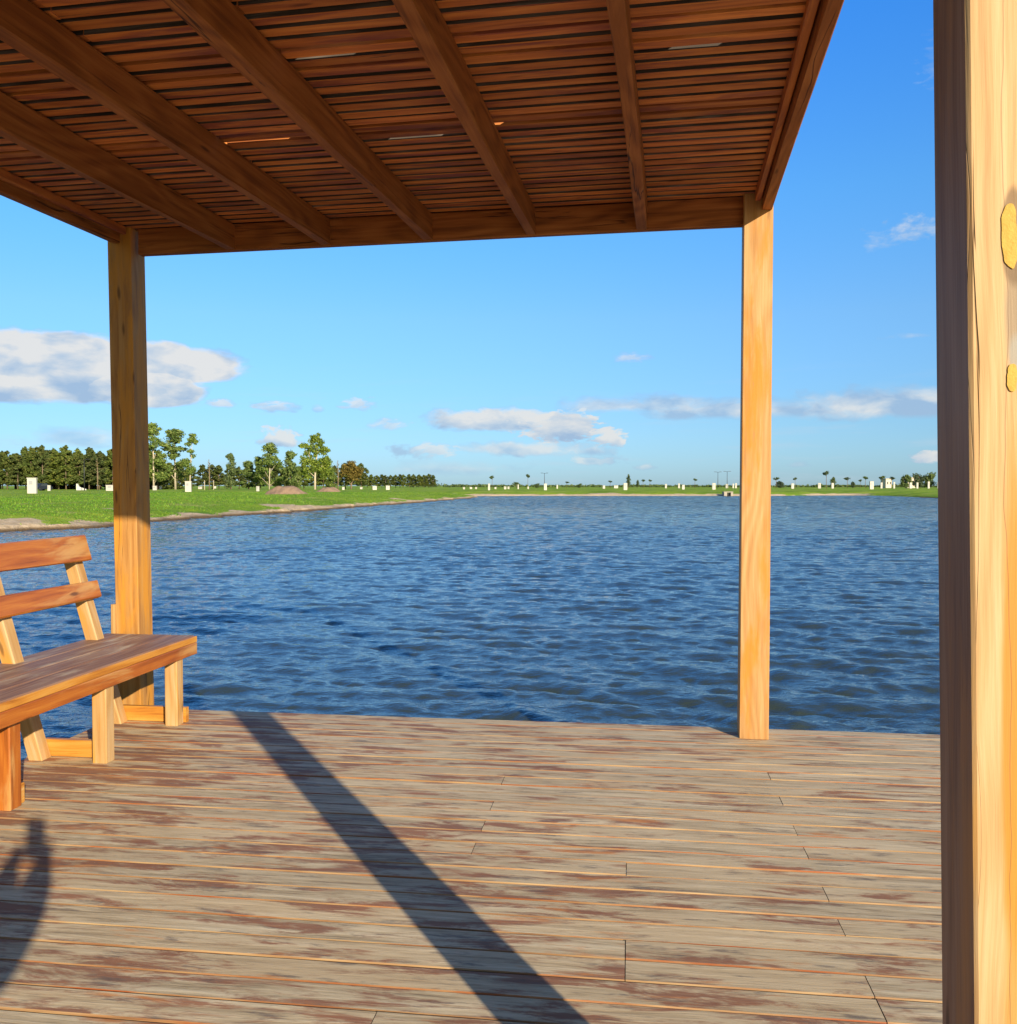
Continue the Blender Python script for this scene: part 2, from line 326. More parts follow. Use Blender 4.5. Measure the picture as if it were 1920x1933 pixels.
def shore_dist(x, y):
    """signed distance to the shoreline: positive on land"""
    x = np.asarray(x, float).ravel(); y = np.asarray(y, float).ravel(); A = SH; B = np.roll(SH, -1, 0)
    best = np.full(x.shape, 1e18); inside = np.zeros(x.shape, bool)
    for a, b in zip(A, B):
        d = b - a; L = d @ d
        if L < 1e-9: continue
        t = np.clip(((x - a[0]) * d[0] + (y - a[1]) * d[1]) / L, 0, 1); q = (x - a[0] - t * d[0]) ** 2 + (y - a[1] - t * d[1]) ** 2
        np.minimum(best, q, out=best)
        c = ((a[1] > y) != (b[1] > y)); xc = a[0] + (y - a[1]) * (d[0]) / (d[1] if abs(d[1]) > 1e-12 else 1e-12); inside ^= c & (x < xc)
    d = np.sqrt(best); return np.where(inside, -d, d)
def height(x, y, d):
    e = d + (hash_noise(x, y, 2.3, 1) - .5) * .9 + (hash_noise(x, y, .7, 2) - .5) * .35
    lip = .06 + .16 * hash_noise(x, y, 1.9, 3) * hash_noise(x, y, .6, 33) * 1.6 + .05 * hash_noise(x, y, 5, 34)
    up = np.where(e < 0, np.maximum(-1.5, e * .5 - .12), np.interp(e, [0, .16, 1.0, 2.5, 4.0, 8.0, 16.0, 60], [-.12, .9, 1.5, 2.4, 3.0, 3.6, 3.9, 4.0]) / 4.0)
    z = np.where(e < 0, up, np.where(up < .25, up * 4 * lip, lip + (up - .25) / .75 * (.8 - lip)))
    z = z + np.where(e > .3, 1, 0) * ((hash_noise(x, y, 7.0, 4) - .5) * .16 + (hash_noise(x, y, 1.6, 5) - .5) * .05) * np.clip(e / 4, 0, 1)
    return WATER_Z + z
def axis(segs):
    out = [segs[0][0]]
    for a, b, st in segs:
        n = max(1, int(round((b - a) / st))); out += list(a + (b - a) * np.arange(1, n + 1) / n)
    return np.array(out)
def geo(a, b, n): return a * (b / a) ** (np.arange(1, n + 1) / n)
xs = np.concatenate([-geo(90, 5000, 22)[::-1], axis([(-90, -32, 2.0), (-32, -2, .22), (-2, 90, 1.3)]), geo(90, 5000, 22)])
ys = np.concatenate([-geo(30, 5000, 18)[::-1], axis([(-30, 28, 2.0), (28, 110, .25), (110, 182, .4), (182, 300, 4.0)]), geo(300, 6000, 22)])
GX, GY = np.meshgrid(xs, ys); gx, gy = GX.ravel(), GY.ravel()
gd = shore_dist(gx, gy); gz = height(gx, gy, gd)
far = np.hypot(gx, gy); gz = np.where(gd > 30, LAND_Z + (hash_noise(gx, gy, 40, 6) - .5) * .25 * np.clip((gd - 30) / 60, 0, 1) + np.clip(30 / np.maximum(gd, 1), 0, 1) * (gz - LAND_Z), gz)
PATCH = [(-14.9, 67.0, 2.9, 3.0), (-13.6, 73.0, 1.2, 2.6), (-15.9, 56.2, 1.4, 1.7), (-20.2, 38.4, .7, 1.2), (-21.0, 37.0, .8, 1.0), (-18.3, 40.2, .7, 1.3), (-17.9, 43.5, .45, .9), (-17.6, 47.9, .8, 1.5), (-17.4, 52.0, 1.2, 1.3), (-16.6, 58.0, .9, 1.2), (-21.5, 51.0, .9, .6), (-12.9, 84.5, 1.1, .9), (-11.5, 99.0, 1.3, 1.1), (-8.9, 107.4, 1.0, 1.2), (-9.4, 157.6, 1.8, 5.0), (18, 167.2, 2.6, 2.4), (60.5, 172, 2, 2)]
sand = np.zeros_like(gx)
for cx, cy, rx, ry in PATCH:
    q = np.sqrt(((gx - cx) / rx) ** 2 + ((gy - cy) / ry) ** 2); sand = np.maximum(sand, np.clip(1.35 - q, 0, 1))
strip = np.clip(1 - np.abs(gd) / np.where(gy > 150, 2.4, 1.5), 0, 1) * np.where((gx > 50) & (gy < 172), .35, 1.0)
sand = np.maximum(sand, strip * np.where(gy > 150, 1.0, .8))
nx, ny = len(xs), len(ys); I = np.arange(nx * ny).reshape(ny, nx)
Q = np.stack([I[:-1, :-1], I[:-1, 1:], I[1:, 1:], I[1:, :-1]], -1).reshape(-1, 4)
def ground_mat():
    m, g, P = mat('grass_and_sand'); co = g.n('ShaderNodeTexCoord').outputs['Object']
    n1 = g.noise(co, .09, 4, .55); n2 = g.noise(co, .9, 5, .65); n3 = g.noise(co, 14, 4, .7); n4 = g.noise(co, 3.0, 4, .7)
    t = g.m('ADD', g.m('MULTIPLY', n1, .5), g.m('ADD', g.m('MULTIPLY', n2, .3), g.m('MULTIPLY', n3, .25)))
    c = g.ramp(t, [(0.34, (.07, .15, .013)), (0.45, (.15, .27, .018)), (0.57, (.26, .38, .026)), (0.72, (.44, .44, .09))])
    dry = g.noise(g.vm('ADD', co, (31.0, 7.0, 0)), .22, 5, .68)
    c = g.mix(g.m('MULTIPLY', g.step(dry, .54, .68), .6), c, (.44, .40, .14, 1))
    c = g.mix(g.m('MULTIPLY', g.step(dry, .46, .34), .45), c, (.07, .17, .02, 1))
    sx, sy, sz = g.sep(co)
    s = g.m('ADD', g.attr('sand'), g.m('ADD', g.m('MULTIPLY', g.m('SUBTRACT', n2, .5), 1.25), g.m('MULTIPLY', g.m('SUBTRACT', n3, .5), .5)))
    sm = g.step(s, .33, .50)
    sc = g.ramp(g.m('ADD', g.m('MULTIPLY', n4, .6), g.m('MULTIPLY', n3, .4)), [(0.3, (.30, .21, .125)), (0.48, (.54, .41, .26)), (0.66, (.70, .57, .40))])
    c = g.mix(sm, c, sc)
    wet = g.step(g.m('ADD', sz, g.m('MULTIPLY', n2, .12)), WATER_Z + .26, WATER_Z + .10)
    c = g.mix(g.m('MULTIPLY', wet, g.m('SUBTRACT', 1.0, g.m('MULTIPLY', g.step(sy, 140, 150), .9))), c, (.13, .085, .045, 1))
    g.put(P.inputs['Base Color'], c); P.inputs['Roughness'].default_value = .95; P.inputs['Specular IOR Level'].default_value = .1
    g.put(P.inputs['Normal'], g.bump(g.m('ADD', n3, n4), .12, .8)); return m
M_ground = ground_mat()
tag(link('ground', np_mesh('ground', np.stack([gx, gy, gz], 1), Q, [M_ground], True, {'sand': ('POINT', sand)})), kind='structure')

# ------------------------------------------------------------------ water
def water():
    th = np.concatenate([np.linspace(-180, -36, 90, endpoint=False), np.linspace(-36, 36, 900), np.linspace(36, 180, 90, endpoint=False)[1:]]) * math.pi / 180
    r = [0.4]
    while r[-1] < 5.0: r.append(r[-1] * 1.12)
    while r[-1] < 60: r.append(r[-1] * 1.0042)
    while r[-1] < 182: r.append(r[-1] + .27)
    while r[-1] < 235: r.append(r[-1] + 4)
    r = np.array(r); T, Rr = np.meshgrid(th, r); x0 = (Rr * np.sin(T)).ravel(); y0 = (Rr * np.cos(T)).ravel(); rr = Rr.ravel()
    dx = np.zeros_like(x0); dy = np.zeros_like(x0); dz = np.zeros_like(x0)
    sp = np.where(rr < 60, .0042 * rr, .27); rg = np.random.default_rng(3); wind = R(198)          # travelling towards the deck, a little to the left
    gust = .75 + .5 * hash_noise(x0, y0, 6.0, 11) * hash_noise(x0, y0, 17.0, 12) * 1.6
    for k in range(110):
        lam = .11 * (1.5 / .11) ** ((k / 109) ** 1.0); lam *= rg.uniform(.92, 1.08)
        spread = .48 if lam < .5 else .32
        a = wind + rg.normal(0, spread); kx, ky = math.sin(a) * 2 * math.pi / lam, math.cos(a) * 2 * math.pi / lam
        slope = .029 * (1.0 if lam < .5 else (.5 / lam) ** 1.25); amp = slope * lam / (2 * math.pi)
        fade = np.clip(1.7 - sp * 2.4 / lam, 0, 1) * (1 + .7 * np.clip((rr - 30) / 60, 0, 1) * min(1, lam / .6))
        ph = kx * x0 + ky * y0 + rg.uniform(0, 6.283) + 1.2 * (hash_noise(x0, y0, lam * 7, k % 7 + 20) - .5)
        A = amp * fade * gust; dz += A * np.sin(ph); c = A * np.cos(ph) * 1.05
        dx -= c * math.sin(a); dy -= c * math.cos(a)
    V = np.stack([x0 + dx, y0 + dy, WATER_Z + dz], 1)
    nr, nt = len(r), len(th); I = np.arange(nr * nt).reshape(nr, nt); J = np.concatenate([I, I[:, :1]], 1)
    Q = np.stack([J[:-1, :-1], J[:-1, 1:], J[1:, 1:], J[1:, :-1]], -1).reshape(-1, 4)
    m, g, P = mat('pond_water'); co = g.n('ShaderNodeTexCoord').outputs['Object']
    x, y, z = g.sep(co)
    cd = g.m('SQRT', g.m('ADD', g.m('MULTIPLY', x, x), g.m('MULTIPLY', y, y)))
    c1 = g.noise(g.xyz(g.m('MULTIPLY', x, .8), g.m('MULTIPLY', y, 1.5), 0), 4.5, 4, .6)
    c2 = g.noise(g.xyz(g.m('MULTIPLY', x, .7), g.m('MULTIPLY', y, 1.6), 4), 13, 3, .6)
    c3 = g.noise(g.xyz(g.m('MULTIPLY', x, .6), g.m('MULTIPLY', y, 1.3), 8), 1.5, 5, .6)
    c4 = g.noise(g.xyz(g.m('MULTIPLY', x, .8), g.m('MULTIPLY', y, 1.5), 2), 34, 2, .5)
    b0 = g.bump(c2, .010, 1.0, g.bump(c4, .0022, 1.0))
    b1 = g.bump(c1, g.m('ADD', .012, g.m('MULTIPLY', g.step(cd, 8, 90), .34)), 1.0, b0)
    b2 = g.bump(c3, g.m('MULTIPLY', g.step(cd, 20, 130), 1.3), 1.0, b1)
    mud = g.noise(co, .12, 2)
    g.put(P.inputs['Base Color'], g.mix(mud, (.022, .034, .026, 1), (.034, .042, .028, 1)))
    P.inputs['Roughness'].default_value = .035; P.inputs['IOR'].default_value = 1.72; P.inputs['Specular IOR Level'].default_value = .5
    g.put(P.inputs['Normal'], b2)
    return tag(link('water', np_mesh('water', V, Q, [m], True)), kind='structure')
water()

# ------------------------------------------------------------------ grass tufts on the near bank
def grass():
    N = 90000; x = rng.uniform(-48, 0, N); y = 30 + 115 * rng.random(N) ** 1.5; d = shore_dist(x, y)
    sd_ = np.zeros(N)
    for cx, cy, rx, ry in PATCH: sd_ = np.maximum(sd_, np.clip(1.35 - np.sqrt(((x - cx) / rx) ** 2 + ((y - cy) / ry) ** 2), 0, 1))
    keep = (d > .35) & (d < 45) & (sd_ + (hash_noise(x, y, 1.1, 9) - .5) * .9 < .30) & (np.abs(x / y) < .62) & (hash_noise(x, y, 1.5, 8) > .25)
    x, y, d = x[keep], y[keep], d[keep]; z = height(x, y, d); n = len(x)
    h = rng.uniform(.03, .11, n) * (.6 + .8 * hash_noise(x, y, 3, 13)); w = rng.uniform(.02, .05, n); a = rng.uniform(0, 6.28, n); l = rng.uniform(-.08, .08, (n, 2))
    V = np.empty((n, 3, 3)); V[:, 0] = np.stack([x - w * np.cos(a), y - w * np.sin(a), z - .02], 1); V[:, 1] = np.stack([x + w * np.cos(a), y + w * np.sin(a), z - .02], 1); V[:, 2] = np.stack([x + l[:, 0], y + l[:, 1], z + h], 1)
    m, g, P = mat('grass_blades'); r = g.attr('rnd')
    g.put(P.inputs['Base Color'], g.ramp(r, [(0, (.045, .12, .012)), (.5, (.09, .21, .018)), (1, (.18, .27, .035))])); P.inputs['Roughness'].default_value = .8; P.inputs['Specular IOR Level'].default_value = .15
    o = link('grass', np_mesh('grass', V.reshape(-1, 3), np.arange(n * 3).reshape(-1, 3), [m], False, {'rnd': ('FACE', rng.random(n))}, 3))
    tag(o, 'short bright green grass growing on the bank', 'grass', kind='stuff')
grass()

# ------------------------------------------------------------------ deck
DA = R(7.5); DB = Vector((math.cos(DA), -math.sin(DA), 0)); DN = Vector((math.sin(DA), math.cos(DA), 0)); UP = Vector((0, 0, 1))
def dk(u, v, z=0.0): return DB * u + DN * v + UP * z
DV1, DU0, PITCH = 5.262, -2.97, 0.1147
def deck():
    mb = MB(); w = PITCH - .0052; th = .028; b = .003
    sec = [(0, 0), (w, 0), (w, -th + b + .0), (w - b, -th) if False else (w, -th), (0, -th)]
    sec = [(0, -b * 1.3), (b, 0), (w - b, 0), (w, -b * 1.3), (w, -th), (0, -th)]
    secm = [1, 0, 0, 1, 1, 1]; secm = [1, 0, 1, 1, 1, 1]
    joists = [-2.41, -1.80, -1.20, -.58, .03, .645, 1.26, 1.87, 2.48, 3.09, 3.7]
    fixed = {}
    for v in (3.42, 3.65, 3.88, 4.22): fixed.setdefault(int((DV1 - v) / PITCH), []).append(-.575)
    for v in (4.39, 4.06, 3.70, 3.45, 3.10, 2.86, 2.62, 2.41): fixed.setdefault(int((DV1 - v) / PITCH), []).append(.645)
    for v in (3.26, 2.72, 2.56): fixed.setdefault(int((DV1 - v) / PITCH), []).append(-.01)
    fixed.setdefault(int((DV1 - 2.25) / PITCH), []).append(-.64)
    for k in range(88):
        v0 = DV1 - (k + 1) * PITCH + .0052; ends = [DU0, 5.4]
        cuts = list(fixed.get(k, []))
        cuts.append(random.choice([2.48, 3.09, 3.7]))
        if not fixed.get(k) and random.random() < .12: cuts.append(random.choice([-1.8, 1.87]))
        cuts = sorted(set([DU0] + cuts + [5.4]))
        off = random.uniform(-.0018, .0018)
        for a, c in zip(cuts[:-1], cuts[1:]):
            zo = random.uniform(-.0012, .0012); tilt = random.uniform(-.0012, .0012)
            jv = lambda L, i, ph=random.random() * 9: ((math.sin(L * 1.9 + ph) * .0009) if i in (0, 5) else (math.sin(L * 1.7 + ph + 2) * .0009 if i in (3, 4) else 0), math.sin(L * 2.3 + ph) * .0007)
            gap = .0012
            mb.prism(sec, dk(a + (gap if a != DU0 else random.uniform(-.012, .006)), v0 + off, zo), dk(c - gap, v0 + off, zo + tilt), DN, UP, sec_m=secm, mend=2, nseg=8, jit=jv)
    o = mb.build('deck', [M_deck, M_deck_edge, M_deck_end]); tag(o, kind='structure')
    fr = MB()
    for u in [DU0 + .03] + joists + [4.6, 5.3]: fr.beam(dk(u - .02, -4.7, -.17), dk(u - .02, DV1 - .05, -.17), DB, UP, .045, .14)
    for v in (DV1 - .35, 2.4, -.5, -3.6): fr.beam(dk(DU0 + .05, v, -.33), dk(5.3, v, -.33), DN, UP, .06, .158)
    f = fr.build('deck_joists', M_beam, o)
    pl = MB()
    for v in (DV1 - .3, 2.45, -.45, -3.5):
        for u in (DU0 + .25, -.6, 1.9, 4.4): pl.tube([dk(u, v + .06, -1.9), dk(u, v + .06, -.332)], [.08, .08], 10)
    pl.build('deck_piles', M_beam, o)
deck()

# ------------------------------------------------------------------ pergola
PA = R(10.3); PX = Vector((math.cos(PA), -math.sin(PA), 0)); PY = Vector((math.sin(PA), math.cos(PA), 0)); P0 = Vector((1.234, 4.925, 0))
def pg(a, b, z=0.0): return P0 + PX * a + PY * b + UP * z
PW = .152; ZB, ZT = 2.735, 2.888
per = empty('pergola', tuple(pg(0, 0))); tag(per, 'timber pergola of four posts with a dense slatted roof over the deck', 'pergola')
per_inv = Matrix.Translation(-pg(0, 0))
def to_per(o): o.parent = per; o.matrix_parent_inverse = per_inv; return o
def post(a, b, lean=(0, 0), rnd=.3, bot=-1.5, top=2.886, mt=None, base=None, sm=None):
    mb = MB(); L = top - bot; p = base if base is not None else pg(a, b)
    lo = p + UP * bot + (PX * lean[0] + PY * lean[1]) * bot; hi = p + UP * top + (PX * lean[0] + PY * lean[1]) * top
    ph = random.random() * 9
    jf = lambda L, i: (math.sin(L * 1.3 + i + ph) * .0012, math.sin(L * 1.7 + 2 * i + ph) * .0012)
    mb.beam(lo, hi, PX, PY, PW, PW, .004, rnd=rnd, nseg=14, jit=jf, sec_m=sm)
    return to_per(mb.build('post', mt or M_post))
M_near_shade_side = wood('near_post_shaded_face', (.20, .085, .045), (.30, .145, .08), (.38, .20, .12), patch=(.36, .15, .05), pamt=.56, gs=.8, dark2=(.10, .05, .045), d2amt=.62, var=.08, g2k=.5)  # unlit side's shade put into the darker, redder wood; streaks are its own
M_post_left = wood('left_post_wood', (.28, .12, .032), (.41, .195, .05), (.50, .28, .09), patch=(.46, .20, .025), pamt=.5, rough=.62, gs=.7, dark2=(.20, .10, .04), d2amt=.66, var=.06, crack=.012, bump=.0008, g2k=.4)
def near_extra(g, c, u, v, rr):
    # dead grey wood round the filled knots, a brown streak and the orange heartwood down the middle
    # u runs up the post from its foot, v across the camera-facing side
    uo, vo = .62 * 13.7, .62 * 5.3
    uu = g.m('SUBTRACT', u, uo + 1.5); vv = g.m('SUBTRACT', v, vo)
    n = g.noise(g.xyz(g.m('MULTIPLY', u, 3.0), g.m('MULTIPLY', v, 20), 2), 1.0, 4)
    def spot(uc, vc, ru, rv, s0=1.25, s1=.55):
        a = g.m('DIVIDE', g.m('SUBTRACT', uu, uc), ru); b = g.m('DIVIDE', g.m('SUBTRACT', vv, vc), rv)
        q = g.m('ADD', g.m('SQRT', g.m('ADD', g.m('MULTIPLY', a, a), g.m('MULTIPLY', b, b))), g.m('MULTIPLY', g.m('SUBTRACT', n, .5), 1.1)); return g.step(q, s0, s1)
    c = g.mix(g.m('MULTIPLY', spot(1.55, .047, .085, .011), .85), c, (.27, .205, .135, 1))
    c = g.mix(g.m('MULTIPLY', spot(1.505, .0475, .025, .009), .9), c, (.32, .29, .24, 1))
    c = g.mix(g.m('MULTIPLY', spot(1.645, .0455, .052, .0125, 1.2, .9), .8), c, (.16, .10, .05, 1))
    c = g.mix(g.m('MULTIPLY', spot(1.08, .046, .34, .018, 1.3, .7), .9), c, (.50, .205, .022, 1))
    c = g.mix(g.m('MULTIPLY', spot(.62, .045, .3, .02, 1.3, .7), .6), c, (.50, .235, .035, 1))
    ck = g.m('ABSOLUTE', g.m('SUBTRACT', vv, g.m('ADD', .036, g.m('MULTIPLY', g.m('SUBTRACT', g.noise(g.xyz(g.m('MULTIPLY', u, 2.4), 0, 0), 1.0, 4), .5), .03))))
    c = g.mix(g.m('MULTIPLY', g.step(ck, .0009, .0002), .5), c, (.13, .07, .03, 1))
    return c
M_post_near = wood('near_post_wood', (.41, .235, .095), (.50, .305, .135), (.56, .39, .205), patch=(.50, .26, .07), pamt=.58, rough=.62, gs=.8, dark2=(.33, .20, .09), d2amt=.72, var=.04, crack=.006, bump=.001, extra=near_extra, g2k=.5)
post(0, 0, (.002, 0), .31)
post(-3.66, 0, (-.012, 0), .87, top=2.886, mt=M_post_left)
NB = Vector((.580, 1.105, 0)); NL = -.0205
PW = .148
near = post(0, 0, (NL, 0), .62, base=NB, mt=[M_post_near, M_near_shade_side], sm=[0, 0, 0, 0, 0, 0, 1, 0]); near['label'] = 'closest post with yellow filler in its knots'
PW = .152
post(-3.66, -3.85, (0, 0), .12)
# yellow putty in the knots of the closest post
def putty(pts, name, col):
    """pts: (across the face, height)"""
    bm = bmesh.new()
    def P(a, z, o): return NB + PX * (a + NL * z) + UP * z - PY * o
    lo = [bm.verts.new(P(a, z, -.002)) for a, z in pts]; hi = [bm.verts.new(P(a, z, .0022)) for a, z in pts]
    bm.faces.new(hi); n = len(pts)
    for i in range(n): bm.faces.new((lo[i], lo[(i + 1) % n], hi[(i + 1) % n], hi[i]))
    me = bpy.data.meshes.new(name); bm.to_mesh(me); bm.free(); me.materials.append(col); o = link(name, me); o.parent = near; return o
M_putty = simple('yellow_putty', (.50, .31, .05), .7, nvar=.22, ns=90, bump=.002)
def blob(c, z0, z1, w, n=40, seed=1):
    r_ = random.Random(seed); out = []
    for i in range(n):
        t = 2 * math.pi * i / n; k = 1 + .09 * math.sin(2 * t + seed) + .06 * math.sin(3 * t + seed * 2); ww = w * (1.0 + .16 * math.sin(t)) * (1 + .10 * math.sin(7 * t + seed) * math.sin(3 * t))
        out.append((c + math.copysign(abs(math.cos(t)) ** .7, math.cos(t)) * ww * k, (z0 + z1) / 2 + math.copysign(abs(math.sin(t)) ** .8, math.sin(t)) * (z1 - z0) / 2 * k))
    return out
putty(blob(.0448, 1.603, 1.684, .0078, seed=2), 'filler_patch', M_putty)
putty(blob(.0465, 1.462, 1.492, .0058, seed=5), 'filler_patch', M_putty)
def beamp(name, a0, b0, a1, b1, z, w, h, along='x', m=M_beam, rough=.0015, zt=0.0, rnd=None):
    mb = MB(); ph = random.random() * 9
    jf = lambda L, i: (math.sin(L * 2.1 + i * 1.3 + ph) * rough, math.sin(L * 1.6 + i * 2 + ph) * rough)
    ax = PY if along == 'x' else PX
    mb.beam(pg(a0, b0, z), pg(a1, b1, z + zt), ax, UP, w, h, .004, nseg=14, jit=jf, rnd=rnd); return to_per(mb.build(name, m))
IN = PW - .002
beamp('beam', -3.66 + PW - .01, .045, .01, .045, ZB, .05, ZT - ZB - .001)                      # front beam
beamp('beam', -3.66 + PW, -3.80, -.05, -3.80, ZB, .05, ZT - ZB - .001)                       # beam over the near posts
beamp('beam', PW - .052, -.003, PW - .052, -3.68, ZB + .06, .05, .15, 'y')                # right side beam
beamp('beam', -3.66 + .002, -.003, -3.66 + .002, -3.69, ZB + .06, .05, .15, 'y')           # left side beam
beamp('ledger', .062, -.02, .062, -3.7, ZT - .048, .030, .046, 'y', M_slat, rnd=.4)
beamp('ledger', -3.66 + .07, -.02, -3.66 + .07, -3.7, ZT - .048, .035, .046, 'y', M_slat, rnd=.7)
for x, sk in [(-2.924, -.06), (-2.333, -.075), (-1.727, -.05), (-1.138, .03), (-.526, .02)]:
    mb = MB(); ph = random.random() * 9
    def jf(L, i, ph=ph, x=x):
        k = .003
        wane = max(0, math.sin(L * 1.25 + ph)) ** 3 * (.018 if x < -2 else .008) if i in (2, 3) else 0    # bark edge left on the sawn timber
        return (math.sin(L * 2.3 + i + ph) * k - wane * .5 * (1 if i == 2 else 0), math.sin(L * 1.9 + i * 2 + ph) * k + (wane * .7 if i in (1, 2) else 0))
    mb.beam(pg(x - .0275, .044, ZB + .002), pg(x - .0275 + sk, -3.749, ZB + .002), PX, UP, .055, ZT - ZB - .006, .004, nseg=24, jit=jf)
    to_per(mb.build('rafter', M_beam))
M_slat_side = wood('slat_side_weathered_shade', (.035, .028, .024), (.09, .07, .055), (.24, .21, .18), rough=.85, var=.6)  # weathered grey sides, darkened to put the shade of the gaps into the colour
def roof():
    lo, up = MB(), MB(); pit = .0797; n = 53
    slits = {(-1.12, 4.13): .45, (-.6, 3.31): .26, (-.36, 4.015): .28, (.72, 3.245): .21, (-.015, 3.945): .14}
    sl = []; SD = [1]
    for (sx, sy), L in slits.items():
        d = Vector((sx, sy, 0)) - P0; sl.append((d.dot(PX), d.dot(PY), L))
    for k in range(n):
        b = .118 - k * pit; w = .050 + random.uniform(-.005, .005); th = .03 + random.uniform(-.002, .002)
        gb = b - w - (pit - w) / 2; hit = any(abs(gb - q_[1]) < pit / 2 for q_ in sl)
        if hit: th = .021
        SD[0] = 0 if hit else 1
        ph = random.random() * 9
        jf = lambda L, i, ph=ph: (math.sin(L * 1.6 + ph + (1.5 if i in (1, 2, 3, 4) else 0)) * .0022, math.sin(L * 1.1 + ph) * .001)
        cuts = [-3.66 + .01, PW - .056]
        if random.random() < .75: cuts.insert(1, random.choice([-2.93, -2.34, -1.73, -1.13, -.52]))
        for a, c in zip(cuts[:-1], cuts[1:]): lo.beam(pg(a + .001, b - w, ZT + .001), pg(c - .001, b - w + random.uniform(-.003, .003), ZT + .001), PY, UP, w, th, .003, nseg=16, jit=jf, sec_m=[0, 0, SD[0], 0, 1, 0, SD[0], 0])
        # board laid over the gap behind this slat
        gb = b - w - (pit - w) / 2; segs = [(-3.66 - .02, PW + .03)]
        for (sa, sb, L) in sl:
            if abs(gb - sb) < pit / 2:
                new = []
                for (p, q) in segs:
                    if p < sa - L / 2 and q > sa + L / 2: new += [(p, sa - L / 2), (sa + L / 2, q)]
                    else: new.append((p, q))
                segs = new
        for (p, q) in segs: up.beam(pg(p, gb - .0385, ZT + .044), pg(q, gb - .0385, ZT + .044), PY, UP, .077, .02, .002, nseg=4)
    to_per(lo.build('roof_slats', [M_slat, M_slat_side])); to_per(up.build('roof_boards', M_cover))
roof()

# ------------------------------------------------------------------ bench
def bench():
    t = empty('bench', tuple(dk(-2.7, 4.2)), -DA)
    tag(t, 'orange stained wooden bench with two-slat backrest at the left edge of the deck', 'bench')
    inv = t.matrix_basis.inverted()
    def put(mb, name, m, par=None):
        o = mb.build(name, m); o.parent = par or t
        o.matrix_parent_inverse = inv; return o
    VS = (4.92, 4.21, 3.545); w = .075
    for v in VS:
        du = -.028 if v < 4 else 0
        mb = MB(); mb.beam(dk(-2.556 + du - w / 2, v - w / 2, .001), dk(-2.556 + du - w / 2, v - w / 2, .372), DB, DN, w, w, .005, nseg=4); put(mb, 'leg', M_leg if v > 4 else M_bench)
    for v in VS:
        mb = MB(); lean = -.289; L = 1.02; p0 = dk(-2.894 - w / 2, v - w / 2, .001); p1 = dk(-2.894 - w / 2 + lean * L, v - w / 2, L); mb.beam(p0, p1, DB, DN, w, w, .005, nseg=6)
        o = put(mb, 'rear_leg', M_leg)
        for vert in o.data.vertices:
            if vert.co.z < .02: vert.co.z = .001
    for v in VS:
        mb = MB(); mb.beam(dk(-2.90, v + w / 2 + .001, .002), dk(-2.506 if v > 4.5 else -2.56, v + w / 2 + .001, .002), DN, UP, .035, .085, .004, nseg=3); put(mb, 'stretcher', M_amber)
        mb = MB(); mb.beam(dk(-3.02, v + w / 2 + .001, .372), dk(-2.56, v + w / 2 + .001, .372), DN, UP, .035, .07, .004, nseg=3); put(mb, 'seat_bearer', M_bench)
    mb = MB()
    for i in range(4): mb.beam(dk(-3.08 + i * .1395, 3.22, .444), dk(-3.08 + i * .1395, 5.11 + random.uniform(-.002, .002), .444), DB, UP, .1365, .032, .005, nseg=6, sec_m=None)
    seat = put(mb, 'seat', [M_seat])
    mb = MB(); mb.beam(dk(-2.522, 3.22, .437), dk(-2.522, 5.112, .437), DB, UP, .012, .036, .003, nseg=6); put(mb, 'seat_edge', M_amber)
    mb = MB(); mb.beam(dk(-2.5565 + w / 2 - .0, 3.23, .37), dk(-2.5565 + w / 2 - .0, 5.105, .37), DB, UP, .012, .0665, .003, nseg=6); put(mb, 'apron', M_bench)
    mb = MB(); mb.beam(dk(-2.62, 5.07, .362), dk(-3.05, 5.07, .362), DN, UP, .03, .08, .003, nseg=3); put(mb, 'end_apron', M_bench)
    ln = math.atan(.289); nx_ = DB * math.cos(ln) + UP * math.sin(ln); ax = -DB * math.sin(ln) + UP * math.cos(ln)
    for z0, z1 in ((.915, 1.055), (.70, .80)):
        u0 = -2.894 + w / 2 * 1.04 - .289 * z0; mb = MB(); ph = random.random() * 9
        jf = lambda L, i, ph=ph: (math.sin(L * 2 + ph) * .002, math.sin(L * 2.6 + i + ph) * .003)
        mb.beam(dk(u0 + .001, 3.25, z0), dk(u0 + .001, 4.985, z0), nx_, ax, .036, (z1 - z0) / math.cos(ln), .006, nseg=12, jit=jf); put(mb, 'back_slat', M_bench)
bench()
mb = MB(); mb.beam((-2.401, 5.568, -1.2), (-2.401, 5.568, .635), PX, PY, .026, .06, .006, nseg=3)
tag(mb.build('pale_lath', M_leg), 'short pale lath standing against the left post beside the bench', 'lath')

